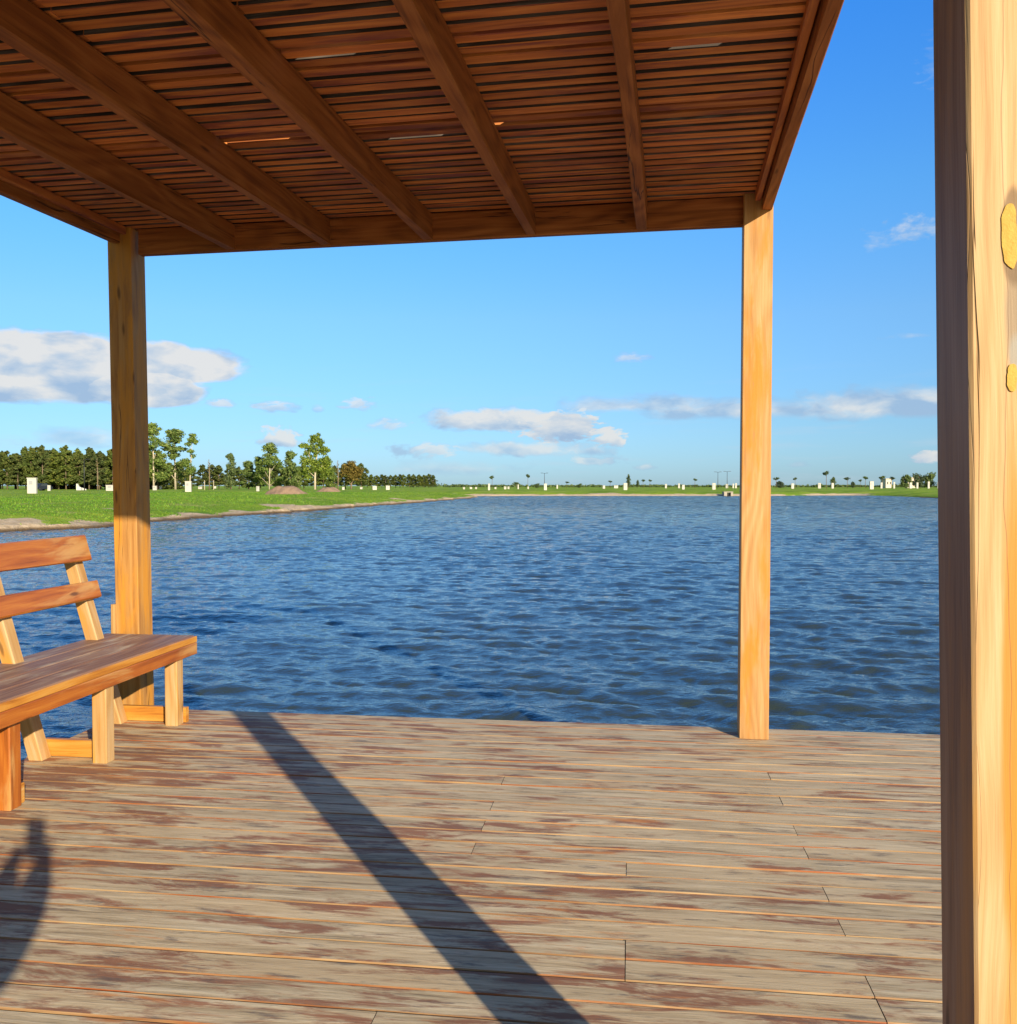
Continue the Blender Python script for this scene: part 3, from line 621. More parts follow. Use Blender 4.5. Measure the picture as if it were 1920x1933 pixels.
# ------------------------------------------------------------------ heaps of earth
def gh(x, y): return float(height(np.array([x]), np.array([y]), shore_dist([x], [y]))[0])
M_earth = simple('heaped_earth', (.27, .185, .125), .95, nvar=.3, ns=2.2, spec=.1, bump=.05)
def heap(x, y, rx, ry, h, label, seed):
    n = 40; t = np.linspace(-1.15, 1.15, n); A, B = np.meshgrid(t, t)
    q = np.sqrt(A ** 2 + B ** 2) + (hash_noise(A * 9, B * 9, 3.0, seed) - .5) * .22
    z = np.clip(1.06 - q ** 1.7, -.25, .86); z = z * h + (hash_noise(A * 9, B * 9, .9, seed + 1) - .5) * .12 * h + (hash_noise(A * 9, B * 9, 2.6, seed + 2) - .5) * .14 * h
    V = np.stack([A.ravel() * rx, B.ravel() * ry, z.ravel() - .08], 1); I = np.arange(n * n).reshape(n, n)
    o = link('earth_heap', np_mesh('earth_heap', V, np.stack([I[:-1, :-1], I[:-1, 1:], I[1:, 1:], I[1:, :-1]], -1).reshape(-1, 4), [M_earth], True)); o.location = (x, y, gh(x, y))
    tag(o, label, 'heap', 'heaps of earth on the grass')
heap(-26.0, 109, 2.4, 2.2, 1.15, 'wide heap of brown earth on the grass, the larger and nearer heap', 3)
heap(-30.9, 159, 2.1, 2.0, .95, 'smaller heap of brown earth behind and right of the big heap', 8)

# ------------------------------------------------------------------ trees
def leaf_mat(name, c0, c1, c2):
    m, g, P = mat(name); r = g.attr('rnd'); oi = g.n('ShaderNodeObjectInfo').outputs['Random']
    c = g.ramp(r, [(0, c0), (.5, c1), (1, c2)]); k = g.m('ADD', .78, g.m('MULTIPLY', oi, .44)); c = g.mix(1.0, c, g.xyz(k, k, g.m('SUBTRACT', 1.5, g.m('MULTIPLY', k, .5))), 'MULTIPLY')
    P.inputs['Roughness'].default_value = .75; P.inputs['Specular IOR Level'].default_value = .2; g.put(P.inputs['Base Color'], c)
    tr = g.n('ShaderNodeBsdfTranslucent'); g.put(tr.inputs[0], c); mx = g.n('ShaderNodeMixShader'); mx.inputs[0].default_value = .25
    out = m.node_tree.nodes['Material Output']; g.L.new(P.outputs[0], mx.inputs[1]); g.L.new(tr.outputs[0], mx.inputs[2]); g.L.new(mx.outputs[0], out.inputs[0]); return m
L_pine = leaf_mat('pine_foliage', (.05, .085, .018), (.10, .135, .028), (.19, .19, .045))
L_euc = leaf_mat('eucalyptus_foliage', (.06, .11, .025), (.13, .19, .045), (.25, .29, .08))
L_bright = leaf_mat('bright_foliage', (.07, .12, .018), (.15, .22, .03), (.30, .35, .05))
L_olive = leaf_mat('olive_brown_foliage', (.07, .07, .016), (.16, .125, .028), (.27, .19, .045))
L_far = leaf_mat('far_foliage', (.05, .085, .035), (.085, .125, .05), (.15, .19, .075))
M_bark = simple('bark', (.22, .165, .11), .9, nvar=.3, ns=3, spec=.1); M_barkp = simple('pale_bark', (.48, .41, .30), .85, nvar=.2, ns=2, spec=.1); M_barkd = simple('dark_bark', (.16, .115, .075), .9, nvar=.3, ns=3, spec=.1)
def leaves(clusters, size, seed):
    """clusters: (x, y, z, rx, rz, n) -> many small leaf-tuft faces, denser towards each cluster's rim, random lean"""
    g_ = np.random.default_rng(seed); Vs = []
    for (x, y, z, rx, rz, n) in clusters:
        d = g_.normal(size=(n, 3)); d /= np.linalg.norm(d, axis=1)[:, None]; rad = g_.random(n) ** .45
        c = d * rad[:, None] * [rx, rx, rz] * (1 + .25 * g_.normal(size=(n, 1)) * .6) + [x, y, z]
        nrm = d + g_.normal(size=(n, 3)) * .75; nrm /= np.linalg.norm(nrm, axis=1)[:, None]
        a = np.cross(nrm, g_.normal(size=(n, 3))); a /= np.linalg.norm(a, axis=1)[:, None]; b = np.cross(nrm, a)
        s = size * g_.uniform(.55, 1.25, n)[:, None]; k = g_.uniform(.5, .9, n)[:, None]
        Vs.append(np.stack([c - a * s - b * s * k * .4, c + a * s * .3 - b * s * k, c + a * s + b * s * k * .3, c - a * s * .2 + b * s * k], 1))
    V = np.concatenate(Vs).reshape(-1, 3); return V, np.arange(len(V)).reshape(-1, 4), g_.random(len(V) // 4)
PROTO = {}
def proto(key, H, clusters, limbs, size, lm, bm_, seed):
    V, Fq, rn = leaves(clusters, size, seed)
    # clump-level tone: leaves of one clump share part of their colour
    PROTO[key] = (np_mesh(key + '_crown', V, Fq, [lm], False, {'rnd': ('FACE', np.clip(rn * .75 + .25 * hash_noise(V[::4, 0], V[::4, 2], 1.3, seed), 0, 1))}), None, H)
    mb = MB()
    for pts, r0, r1 in limbs:
        n = len(pts); mb.tube(pts, [r0 + (r1 - r0) * i / (n - 1) for i in range(n)], 6)
    o = mb.build(key + '_trunk', bm_); me = o.data; bpy.data.objects.remove(o); PROTO[key] = (PROTO[key][0], me, H)
def pine(seed):
    g_ = random.Random(seed); H = 11.6; cl = []; lm = [([(0, 0, -.3), (g_.uniform(-.1, .1), 0, 4), (0, 0, H - 2.6)], .17, .03)]
    for i in range(54):
        t = (i + g_.random()) / 54; z = 2.0 + t * (H - 2.5); w = (2.3 * (1 - t ** 2.4) ** .6 + .1) * (.8 if t < .08 else 1) * g_.uniform(.8, 1.15); a = g_.random() * 6.28; q = w * g_.uniform(.35, 1.0)
        cl.append((math.cos(a) * q, math.sin(a) * q, z - q * .12, .75 * (1.1 - .55 * t), .6, 50))
        if i % 4 == 0: lm.append(([(0, 0, z - .3), (math.cos(a) * q, math.sin(a) * q, z)], .05, .02))
    cl.append((0, 0, H - .35, .28, .55, 26)); return H, cl, lm
for i in range(4):
    H, cl, lm = pine(40 + i); proto('pine%d' % i, H, cl, lm, .27, L_pine, M_bark, 60 + i)
def open_tree(seed, H, w, n, low, puff, dens, lean=0.0, topw=.5):
    g_ = random.Random(seed); cl = []; tx = g_.uniform(-.4, .4) + lean; top = (tx, 0, H * .93)
    lm = [([(0, 0, -.3), (tx * .3, 0, H * .35), (tx * .6, .1, H * .65), top], .026 * H * .6, .03)]
    for i in range(n):
        t = (i + g_.random()) / n; z = H * (low + (1 - low) * t); ww = w * math.sin(math.pi * min(1, .22 + t * .78)) ** .7 * (1 - (1 - topw) * t)
        a = g_.random() * 6.28; q = ww * g_.uniform(.25, 1.0); p = puff * g_.uniform(.7, 1.25)
        x, y = tx * t + math.cos(a) * q, math.sin(a) * q; cl.append((x, y, z - p * .5, p, p * .68, int(dens * p * p)))
        for _ in range(2): cl.append((x + g_.uniform(-p, p), y + g_.uniform(-p, p) * .8, z - p * .5 + g_.uniform(-.5, .3) * p, p * .5, p * .38, int(dens * p * p * .25)))
        lm.append(([(tx * t * .7, 0, max(.8, z - q * .9 - 1.0)), (x * .6, y * .6, z - q * .3 - .4), (x, y, z - p * .6)], .07 * H / 12, .02))
    cl.append((top[0], 0, H - puff * .5, puff * .9, puff * .55, int(dens * puff * puff))); return H, cl, lm
proto('tall0', *open_tree(11, 17, 3.4, 15, .20, 1.45, 95), .26, L_euc, M_barkp, 80)
proto('tall1', *open_tree(12, 16, 3.2, 15, .22, 1.4, 95, .5), .26, L_euc, M_barkp, 81)
proto('tallthin', *open_tree(23, 14, 1.9, 9, .30, 1.15, 95, .6, .8), .25, L_euc, M_barkp, 82)
for i in range(3): proto('airy%d' % i, *open_tree(31 + i, 10, 2.9, 15, .16, 1.25, 105), .25, L_euc, M_barkp if i != 1 else M_bark, 84 + i)
gr = random.Random(51); rc = []
for _ in range(46):
    a, b = gr.random() * 6.28, gr.uniform(-1, 1); q = gr.random() ** .4; rc.append((math.cos(a) * math.sqrt(1 - b * b) * q * 2.5, math.sin(a) * math.sqrt(1 - b * b) * q * 2.5, 4.5 + b * q * 2.6, .85, .7, 85))
proto('round', 7.7, rc, [([(0, 0, -.3), (.1, 0, 2), (0, 0, 5)], .25, .08), ([(0, 0, 1.2), (-1.2, 0, 3.2)], .12, .05), ([(0, 0, 1.4), (1.2, 0, 3.4)], .12, .05)], .22, L_olive, M_bark, 90)
# the bright open tree with its forked pale trunk
H = 13.6
fc = [(.3, 0, 12.9, 1.5, .55), (-.9, 0, 12.2, 1.2, .5), (1.5, .3, 12.2, 1.1, .5), (-2.9, 0, 10.6, 1.3, .55), (-1.4, .5, 10.4, 1.2, .6), (.9, -.4, 10.9, 1.3, .6), (2.6, 0, 10.0, 1.3, .5), (-2.2, .4, 9.2, 1.3, .55), (.4, 0, 9.3, 1.3, .6), (2.3, .3, 9.0, 1.2, .5),
      (-3.2, 0, 7.2, 1.2, .7), (-1.6, -.6, 7.4, 1.5, .8), (.6, -.6, 6.9, 1.6, .8), (2.6, 0, 7.2, 1.5, .8), (3.8, 0, 6.4, 1.2, .8), (-2.6, -.3, 5.2, 1.5, .8), (1.6, -.5, 5.2, 1.4, .9), (3.2, .4, 4.9, 1.3, .9), (-3.6, 0, 3.9, 1.1, .6), (-1.2, .6, 4.4, 1.2, .8), (2.3, 0, 3.5, 1.1, .8), (-2.3, .4, 3.1, 1.0, .6)]
fcl = [(x + random.uniform(-.3, .3), y, z + random.uniform(-.3, .3), r * .95, h_ * 1.35, int(110 * r * r)) for x, y, z, r, h_ in fc] + [(x + random.uniform(-1, 1) * r, y + random.uniform(-1, 1) * r, z + random.uniform(-1, 1), r * .5, h_ * .8, int(30 * r * r)) for x, y, z, r, h_ in fc for _ in range(3)]
flm = [([(0, 0, -.3), (.05, 0, 3.0), (.2, 0, 6.5), (.9, 0, 9.5), (1.0, 0, 12.7)], .36, .05), ([(.05, 0, 4.6), (-.9, 0, 6.0), (-1.6, 0, 8.6), (-.9, 0, 12.0)], .16, .04), ([(.1, 0, 4.2), (1.8, 0, 5.6), (2.8, .2, 7.2)], .16, .04), ([(.9, 0, 9.0), (2.5, 0, 9.9)], .07, .02), ([(-1.5, 0, 8.2), (-2.9, 0, 10.3)], .07, .02), ([(0, 0, 3.2), (-1.8, 0, 4.6), (-3.2, 0, 7.0)], .1, .03)]
proto('feature', H, fcl, flm, .24, L_bright, M_barkp, 95)
proto('umb', 4.5, [(random.uniform(-.7, .7), random.uniform(-.7, .7), 4.0 + random.uniform(-.35, .3), .5, .32, 34) for _ in range(9)], [([(0, 0, -.4), (.05, 0, 2), (0, 0, 4.1)], .09, .05), ([(0, 0, 2.9), (-.6, 0, 4)], .04, .02), ([(0, 0, 3.1), (.6, .1, 4.1)], .04, .02)], .17, L_far, M_barkd, 97)
proto('dark', 4.5, [(random.uniform(-.5, .5) * (1.2 - z / 5), random.uniform(-.5, .5), z, .62 * (1.25 - z / 6), .5, 46) for z in np.linspace(1.0, 4.2, 13)], [([(0, 0, -.4), (0, 0, 4.0)], .1, .04)], .2, L_far, M_barkd, 98)
proto('bush', 4.0, [(random.uniform(-1.6, 1.6), random.uniform(-1, 1), random.uniform(.7, 3.2), .9, .7, 70) for _ in range(15)], [([(0, 0, -.4), (0, 0, 2.6)], .16, .08), ([(0, 0, 1.0), (-1.1, 0, 2.8)], .1, .03), ([(0, 0, 1.0), (1.1, 0, 2.7)], .1, .03)], .24, L_far, M_barkd, 99)
btw = [([(0, 0, -.3), (.08, 0, 3.6), (-.05, 0, 7.2)], .13, .03)]
for i in range(11):
    z = 2.5 + i * .42; a = i * 2.4; btw.append(([(0, 0, z), (math.cos(a) * .42, math.sin(a) * .42, z + .6)], .03, .008))
proto('bare', 7.3, [(.0, 0, 5.5, .35, 1.2, 40)], btw, .09, L_olive, M_bark, 100)
def tree(key, name, x, y, h, w, label, group=None, rz=None, cat='tree'):
    cr, tr, H = PROTO[key]; t = empty(name, (x, y, gh(x, y) if abs(x) < 60 and y < 190 else LAND_Z - .05), random.uniform(0, 6.28) if rz is None else rz)
    s = h / H; nat = max(abs(c) for v in cr.vertices for c in (v.co.x, v.co.y)) if key not in NW else NW[key]; NW[key] = nat
    wx = (w / 2) / nat if w else s; t.scale = (wx, wx, s); tag(t, label, cat, group); link('crown', cr, t); link('trunk', tr, t); return t
NW = {}
# long pine row left of and behind the left post: front row, then two staggered rows
ROWL = 'dense dark green pine in the long row behind the left post'
g_ = random.Random(5)
for row, (D, st) in enumerate([(256, 3.0), (263, 3.2), (270, 3.4), (278, 3.6), (286, 2.6)]):
    x = -143.5
    while x < -101.5:
        if not (row > 0 and g_.random() < .1): tree('pine%d' % g_.randrange(4), 'pine_tree', x, D + g_.uniform(-1.5, 1.5), g_.uniform(9.2, 12.2) * (.93 if x < -138 or x > -107 else 1), g_.uniform(6.6, 9.4), ROWL, 'pines in the long dark row', cat='pine').location.z -= (1.9 if row == 4 else 0)
        x += st * g_.uniform(.8, 1.2)
ROWM = 'dark green pine in the low dense row behind the airy eucalyptus trees'
x = -104
while x < -46:
    tree('pine%d' % g_.randrange(4), 'pine_tree', x, 296 + g_.uniform(-3, 3), g_.uniform(6.8, 9.0), 7.4, ROWM, 'pines behind the eucalyptus trees', cat='pine'); x += g_.uniform(2.4, 3.6)
ROWR = 'small round-topped pine in the far low row right of the brown-green tree'
x = -86
while x < -42.5:
    e = min(1, (x + 90) / 8, (-39 - x) / 6 + .35); tree('pine%d' % g_.randrange(4), 'pine_tree', x, 545 + g_.uniform(-4, 4), g_.uniform(7.0, 8.2) * (.85 + .15 * e), 7.6, ROWR, 'pines of the far low row', cat='pine'); x += g_.uniform(2.4, 3.6)
for k, x, D, h, w, rz, lab in [
    ('tall0', -89.9, 235, 17.0, 8.6, .3, 'tallest eucalyptus, half hidden behind the left post'), ('tall1', -86.2, 240, 15.9, 8.6, 2.0, 'tall eucalyptus with dense crown just right of the left post'),
    ('tallthin', -79.8, 232, 14.2, 5.4, 0, 'slender pale-trunked eucalyptus with a small puff of leaves on top'), ('airy1', -78.3, 262, 10.3, 5.0, 1, 'eucalyptus with a round topknot above the low pines'),
    ('airy0', -75.2, 268, 8.2, 7.7, 2, 'low spreading eucalyptus right of the topknot tree'), ('airy2', -70.5, 262, 9.2, 6.9, 3, 'mid-height eucalyptus left of the broad ragged one'), ('airy0', -65.8, 255, 12.8, 8.9, 4, 'broad ragged eucalyptus left of the earth heap'),
    ('airy1', -61.6, 262, 11.0, 7.5, 5, 'eucalyptus leaning over between the ragged tree and the bright tree'), ('feature', -48.0, 230, 13.8, 9.4, 0, 'tall bright green tree with pale forked trunk standing alone'),
    ('airy2', -62.5, 275, 6.8, 5.7, 6, 'low dark tree behind the large earth heap'), ('round', -40.4, 238, 7.7, 6.6, 0, 'round brown-green tree with dense crown right of the bright tree'), ('airy1', -52.6, 275, 6.6, 5.3, 7, 'low tree behind the bright forked tree')]:
    tree(k, 'broadleaf_tree' if k in ('feature', 'round') else 'eucalyptus_tree', x, D, h, w, lab, 'trees left of the pond', rz)
for x, D, h, lab in [(-95.3, 215, 7.4, 'thin bare young tree in front of the long pine row'), (-69.4, 215, 7.3, 'thin bare young tree held by stakes near the topknot tree'), (-41.4, 225, 7.3, 'thin bare trunk just left of the round brown-green tree')]:
    tree('bare', 'young_tree', x, D, h, 1.5, lab, 'bare young trees', 0)
SM = [('umb', -5.8, 330, 4.6, 2.1), ('umb', 3.4, 400, 2.6, 2.9), ('umb', 7.1, 340, 5.3, 2.0), ('bush', 13.3, 430, 2.5, 3.4), ('umb', 27.0, 430, 3.0, 2.6), ('bush', 34.4, 450, 2.5, 3.1), ('dark', 42.7, 330, 5.0, 2.2), ('umb', 46.1, 420, 3.4, 2.4), ('dark', 58.5, 420, 3.6, 2.3), ('umb', 60.9, 420, 3.9, 2.2), ('umb', 64.0, 420, 3.9, 2.2), ('umb', 80.4, 400, 4.2, 2.4), ('umb', 115.4, 400, 4.7, 3.2), ('bush', 120.4, 410, 3.6, 4.8), ('umb', 129.8, 420, 4.8, 2.4), ('umb', 113.1, 330, 6.3, 3.0), ('dark', 140.1, 400, 4.7, 3.2), ('umb', 146.2, 400, 4.7, 3.4), ('bush', 156.2, 420, 3.4, 2.6), ('umb', 159.5, 420, 3.9, 2.0), ('umb', 150.1, 390, 5.0, 2.8), ('umb', 157.3, 390, 5.2, 3.6), ('umb', 161.1, 390, 4.8, 2.8), ('bush', 162.6, 380, 6.4, 6.2), ('bush', 168.0, 380, 7.1, 6.6), ('bush', 174.2, 385, 7.6, 7.6), ('bush', 178.0, 380, 6.6, 6.6)]
SM.sort(key=lambda q: q[1] / q[2])
ORD = ['first', 'second', 'third', 'fourth', 'fifth', 'sixth', 'seventh', 'eighth', 'ninth', 'tenth', 'eleventh', 'twelfth', 'thirteenth', 'fourteenth', 'fifteenth', 'sixteenth', 'seventeenth', 'eighteenth', 'nineteenth', 'twentieth', 'twenty-first', 'twenty-second', 'twenty-third', 'twenty-fourth']
KN = {'umb': 'thin-trunked little tree', 'dark': 'small dark upright tree', 'bush': 'bushy dark tree'}
cnt = {}
for k, x, D, h, w in SM:
    side = 'left of the right post' if x / D < .25 else 'right of the right post'
    key = (k, side); cnt[key] = cnt.get(key, 0) + 1
    tree(k, 'small_tree', x, D, h, w, '%s %s from the left on the horizon, %s' % (ORD[cnt[key] - 1], KN[k], side), 'small trees on the far horizon')
# ragged belt of scrub along the horizon, one mass nobody could count
def belt():
    g_ = np.random.default_rng(4); cl = []
    for i in range(620):
        a = g_.uniform(-.11, .60); D = g_.uniform(620, 700); x = D * a
        h = (.9 + 3.4 * hash_noise(np.array([a * 100]), np.array([0.0]), 1.9, 5)[0] * hash_noise(np.array([a * 100]), np.array([3.0]), .6, 6)[0]) * (.75 if a > .1 else 1)
        cl.append((x, D, LAND_Z + h * .5, g_.uniform(1.6, 3.4), h * .55, 16))
    V, Fq, rn = leaves(cl, .75, 9)
    tag(link('scrub_belt', np_mesh('scrub_belt', V, Fq, [L_far], False, {'rnd': ('FACE', rn)})), 'low dark scrub and trees strung along the horizon', 'scrub', kind='stuff')
belt()

# ------------------------------------------------------------------ white service pillars on the plots
M_white = simple('white_plaster', (.52, .495, .44), .8, nvar=.06, ns=3, spec=.2); M_door = simple('grey_meter_door', (.33, .34, .35), .5, nvar=.05); M_cap = simple('pillar_cap', (.50, .48, .43), .8, nvar=.08)
PIL = [(-64.2, 125, 1.14, 2.07), (-86.7, 175, 0.50, 1.10), (-75.0, 175, 1.80, 1.15), (-74.0, 194, 0.78, 1.00), (-93.8, 250, 0.71, 1.00), (-54.9, 159, 1.00, 1.82), (-97.1, 292, 1.33, 0.83), (-110.8, 350, 1.03, 1.62), (-47.3, 175, 0.50, 0.95), (-39.0, 219, 0.62, 0.75), (-39.7, 250, 0.71, 0.71), (-31.6, 219, 1.12, 1.00), (-28.5, 219, 1.00, 1.12), (-12.0, 250, 0.57, 0.71), (-10.9, 269, 0.77, 0.69), (-9.4, 269, 0.62, 0.69), (-4.6, 219, 0.56, 1.62), (-3.8, 269, 0.62, 0.69), (-0.9, 250, 0.71, 0.86), (0.0, 269, 0.62, 0.85), (2.8, 269, 0.40, 1.46), (6.2, 292, 0.50, 0.83), (8.7, 219, 0.81, 1.62), (16.7, 318, 0.55, 1.36), (32.7, 318, 0.91, 1.18), (27.6, 219, 1.00, 1.75), (41.7, 360, 1.85, 1.21), (61.1, 360, 0.82, 1.82), (66.2, 360, 0.82, 2.03), (50.7, 269, 0.85, 1.38), (51.6, 233, 0.93, 1.80), (82.4, 350, 1.00, 1.80), (87.2, 360, 0.62, 1.93), (88.3, 360, 0.82, 2.13), (97.4, 318, 1.09, 1.91), (120.7, 360, 1.23, 2.23), (125.8, 360, 1.03, 2.23), (105.3, 269, 1.31, 2.46), (144.8, 360, 0.82, 2.44), (149.7, 360, 0.72, 2.65), (156.1, 360, 1.03, 2.44), (158.7, 360, 0.82, 2.44), (163.1, 360, 0.82, 2.85), (167.0, 360, 1.13, 2.65)]
PIL.sort(key=lambda q: q[0] / q[1])
def pillar_label(i, x, D, w, h):
    b = x / D; px = 960 + 1750 * b
    lm = [(0, 217, 'left of the left post'), (217, 595, 'between left post and bright tree'), (595, 860, 'between bright tree and pond tip'), (860, 1100, 'on the left far bank'), (1100, 1400, 'on far bank near the right post'), (1400, 3000, 'right of the right post')]
    for k, (a, c, t) in enumerate(lm):
        if a <= px < c: return k, t
PL = [pillar_label(i, *p) for i, p in enumerate(PIL)]; cn = {}
protoP = None
for (x, D, w, h), (k, t) in zip(PIL, PL):
    cn[k] = cn.get(k, 0) + 1; big = 'tall ' if h * 1750 / D > 13 else ('wide low ' if w > h else ('small ' if h * 1750 / D < 7 else ''))
    z = gh(x, D) if D < 190 and abs(x) < 85 else LAND_Z
    if protoP is None:
        o = empty('service_pillar', (x, D, z))
        mb = MB(); mb.beam((-.5, -.22, -.2), (-.5, -.22, .94), (1, 0, 0), (0, 1, 0), 1, .44, .02); mb.build('body', M_white, o)
        mb = MB(); mb.beam((-.55, -.26, .942), (-.55, -.26, 1.0), (1, 0, 0), (0, 1, 0), 1.1, .52, .02); mb.build('cap', M_cap, o)
        mb = MB(); mb.beam((-.30, -.235, .56), (-.30, -.235, .80), (1, 0, 0), (0, 1, 0), .42, .0145, .003); mb.build('meter_door', M_door, o); protoP = o
    else: o = copy_tree(protoP); o.location = (x, D, z)
    fs = 1.0 if D < 200 else .86; o.scale = (w * fs, min(1.3, max(.7, w * fs)), h * (1.0 if D < 200 else .93)); o.rotation_euler[2] = random.uniform(-.18, .18)
    tag(o, '%s %swhite pillar from the left, %s' % (ORD[cn[k] - 1], big, t), 'pillar', 'white service pillars on the empty plots')

# ------------------------------------------------------------------ small buildings, culvert, slabs, lamps
M_wall = simple('cream_wall', (.62, .55, .44), .85, nvar=.06); M_roofc = simple('roof_slab', (.45, .40, .33), .85); M_glass = simple('dark_pane', (.05, .06, .07), .2)
def house(x, y, w, h, label, rz):
    t = empty('house', (x, y, LAND_Z), rz); tag(t, label, 'house', 'houses far behind the pond')
    mb = MB(); mb.beam((-w / 2, -2, -.2), (-w / 2, -2, h * .88), (1, 0, 0), (0, 1, 0), w, 4, .02); mb.build('wall', M_wall, t)
    mb = MB(); mb.beam((-w / 2 - .2, -2.2, h * .882), (-w / 2 - .2, -2.2, h), (1, 0, 0), (0, 1, 0), w + .4, 4.4, .02); mb.build('roof', M_roofc, t)
    for k in (-.28, .18):
        mb = MB(); mb.beam((w * k, -2.03, h * .38), (w * k, -2.03, h * .66), (1, 0, 0), (0, 1, 0), w * .2, .028, .003); mb.build('window', M_glass, t)
house(171.0, 420, 2.9, 4.3, 'small cream house among the little trees right of the right post', .2)
house(173.2, 400, 3.2, 4.7, 'small cream house in front of the dark tree clump at the right', -.15)
M_conc = simple('concrete', (.36, .32, .26), .9, nvar=.15, ns=3, bump=.02); M_hole = simple('culvert_shade', (.03, .028, .025), .9)
t = empty('culvert', (38.9, 164.6, WATER_Z)); tag(t, 'concrete culvert with dark opening in the far bank beside the right post', 'culvert')
mb = MB(); mb.beam((-.75, -.5, -.6), (-.75, -.5, .78), (1, 0, 0), (0, 1, 0), .55, 1.4, .03); mb.beam((.45, -.5, -.6), (.45, -.5, .6), (1, 0, 0), (0, 1, 0), .4, 1.4, .03); mb.beam((-.8, -.45, .62), (.9, -.45, .62), (0, 1, 0), (0, 0, 1), 1.3, .16, .02); mb.build('headwall', M_conc, t)
mb = MB(); mb.tube([(.12, -.1, .2), (.12, 1.2, .22)], [.34, .34], 14); mb.build('pipe', M_hole, t)
M_slab = simple('pale_slab', (.60, .57, .50), .85, nvar=.1)
def slab(x, y, l, h, rz, label):
    bm = bmesh.new(); v = [(-l / 2, 0), (l / 2, 0), (l / 2, h * .22), (-l * .22, h * .55), (-l * .38, h), (-l / 2, h)]
    f0 = [bm.verts.new((a, -.25, b - .05)) for a, b in v]; f1 = [bm.verts.new((a, .25, b - .05)) for a, b in v]; bm.faces.new(f0); bm.faces.new(f1[::-1])
    for i in range(len(v)): j = (i + 1) % len(v); bm.faces.new((f0[j], f0[i], f1[i], f1[j]))
    me = bpy.data.meshes.new('slab'); bm.to_mesh(me); bm.free(); me.materials.append(M_slab); o = link('concrete_slab', me); o.location = (x, y, LAND_Z); o.rotation_euler = (0, 0, rz); tag(o, label, 'slab', 'pale slabs by the long pine row')
slab(-93.5, 203, 2.0, 1.5, .1, 'larger pale sloping slab left of the dark lamp post'); slab(-88.3, 210, 1.9, .85, -.1, 'low pale sloping slab right of the dark lamp post')
M_dark = simple('dark_metal', (.035, .037, .042), .45, .3)
M_carp = simple('dark_car_paint', (.03, .035, .05), .25, .2)
def car(x, y, rz, label):
    t = empty('parked_car', (x, y, LAND_Z), rz); tag(t, label, 'car'); mb = MB()
    prof = [(-2.05, .35), (-2.1, .75), (-1.75, .92), (-1.2, 1.42), (.45, 1.45), (1.1, .98), (1.95, .82), (2.08, .4)]
    mb.prism([(a, b) for a, b in prof], (0, -.82, 0), (0, .82, 0), (1, 0, 0), (0, 0, 1)); mb.build('body', M_carp, t)
    g2 = MB(); g2.prism([(-1.35, .98), (-1.08, 1.36), (.38, 1.38), (.86, .98)], (0, -.828, 0), (0, .828, 0), (1, 0, 0), (0, 0, 1)); g2.build('window', M_glass, t)
    for a in (-1.3, 1.25):
        for b in (-.86, .62): mb = MB(); mb.tube([(a, b, .34), (a, b + .24, .34)], [.34, .34], 14); w = mb.build('wheel', M_dark, t)
car(-91.3, 181.5, 1.35, 'dark parked car just right of the largest white pillar')
for x, D, h, two, lab in [(-86.9, 190, 6.4, False, 'dark lamp post in front of the long pine row'), (12.8, 330, 5.5, True, 'dark lamp post on the far bank behind a tall white pillar'), (74.5, 330, 5.9, True, 'paler lamp post on the far bank, left of a darker one'), (77.8, 330, 6.1, True, 'dark lamp post on the far bank close left of the right post')]:
    t = empty('lamp_post', (x, D, LAND_Z)); tag(t, lab, 'lamp post', 'lamp posts round the pond')
    mb = MB(); mb.tube([(0, 0, -.3), (0, 0, h * .5), (0, 0, h)], [.11, .09, .06], 8); mb.build('pole', M_dark, t)
    for s_ in ((-1, 1) if two else (1,)):
        mb = MB(); mb.tube([(0, 0, h - .12), (s_ * .65, 0, h + .02)], [.05, .05], 6); mb.build('arm', M_dark, t)
        mb = MB(); mb.beam((s_ * .95 - .35, -.12, h - .02), (s_ * .95 - .35, -.12, h + .12), (1, 0, 0), (0, 1, 0), .7, .3, .03); mb.build('lamp_head', M_dark, t)
for x, lab in [(-70.4, 'left wooden stake beside the staked young tree'), (-68.3, 'right wooden stake beside the staked young tree')]:
    mb = MB(); mb.beam((x, 214.6, LAND_Z - .2), (x, 214.6, LAND_Z + 2.3), (1, 0, 0), (0, 1, 0), .12, .12, .01); tag(mb.build('tree_stake', M_barkp), lab, 'stake', 'stakes of the young tree')

# ------------------------------------------------------------------ the photographer, whose shadow falls on the deck
M_skin = simple('skin', (.48, .27, .18), .5, nvar=.05, ns=20); M_shirt = simple('shirt_cotton', (.16, .19, .26), .9); M_trous = simple('trouser_denim', (.05, .07, .12), .9); M_hair = simple('dark_hair', (.03, .02, .015), .6); M_shoe = simple('shoe_canvas', (.5, .5, .48), .8)
def skinned(name, J, E, m, root=0, parent=None, sub=2):
    bm = bmesh.new(); lay = bm.verts.layers.skin.verify(); vs = []
    for (p, r_) in J:
        v = bm.verts.new(p); v[lay].radius = (r_, r_) if not isinstance(r_, tuple) else r_; vs.append(v)
    for a, b in E: bm.edges.new((vs[a], vs[b]))
    vs[root][lay].use_root = True; me = bpy.data.meshes.new(name); bm.to_mesh(me); bm.free(); me.materials.append(m)
    o = link(name, me, parent); md = o.modifiers.new('skin', 'SKIN'); md.use_smooth_shade = True; md = o.modifiers.new('sub', 'SUBSURF'); md.levels = sub; md.render_levels = sub; return o
pt = empty('person', (-.30, -.52, 0)); tag(pt, 'person behind the camera holding up a phone, casting the shadow at the lower left', 'person')
def q(x, y, z): return (x + .30, y + .52, z)
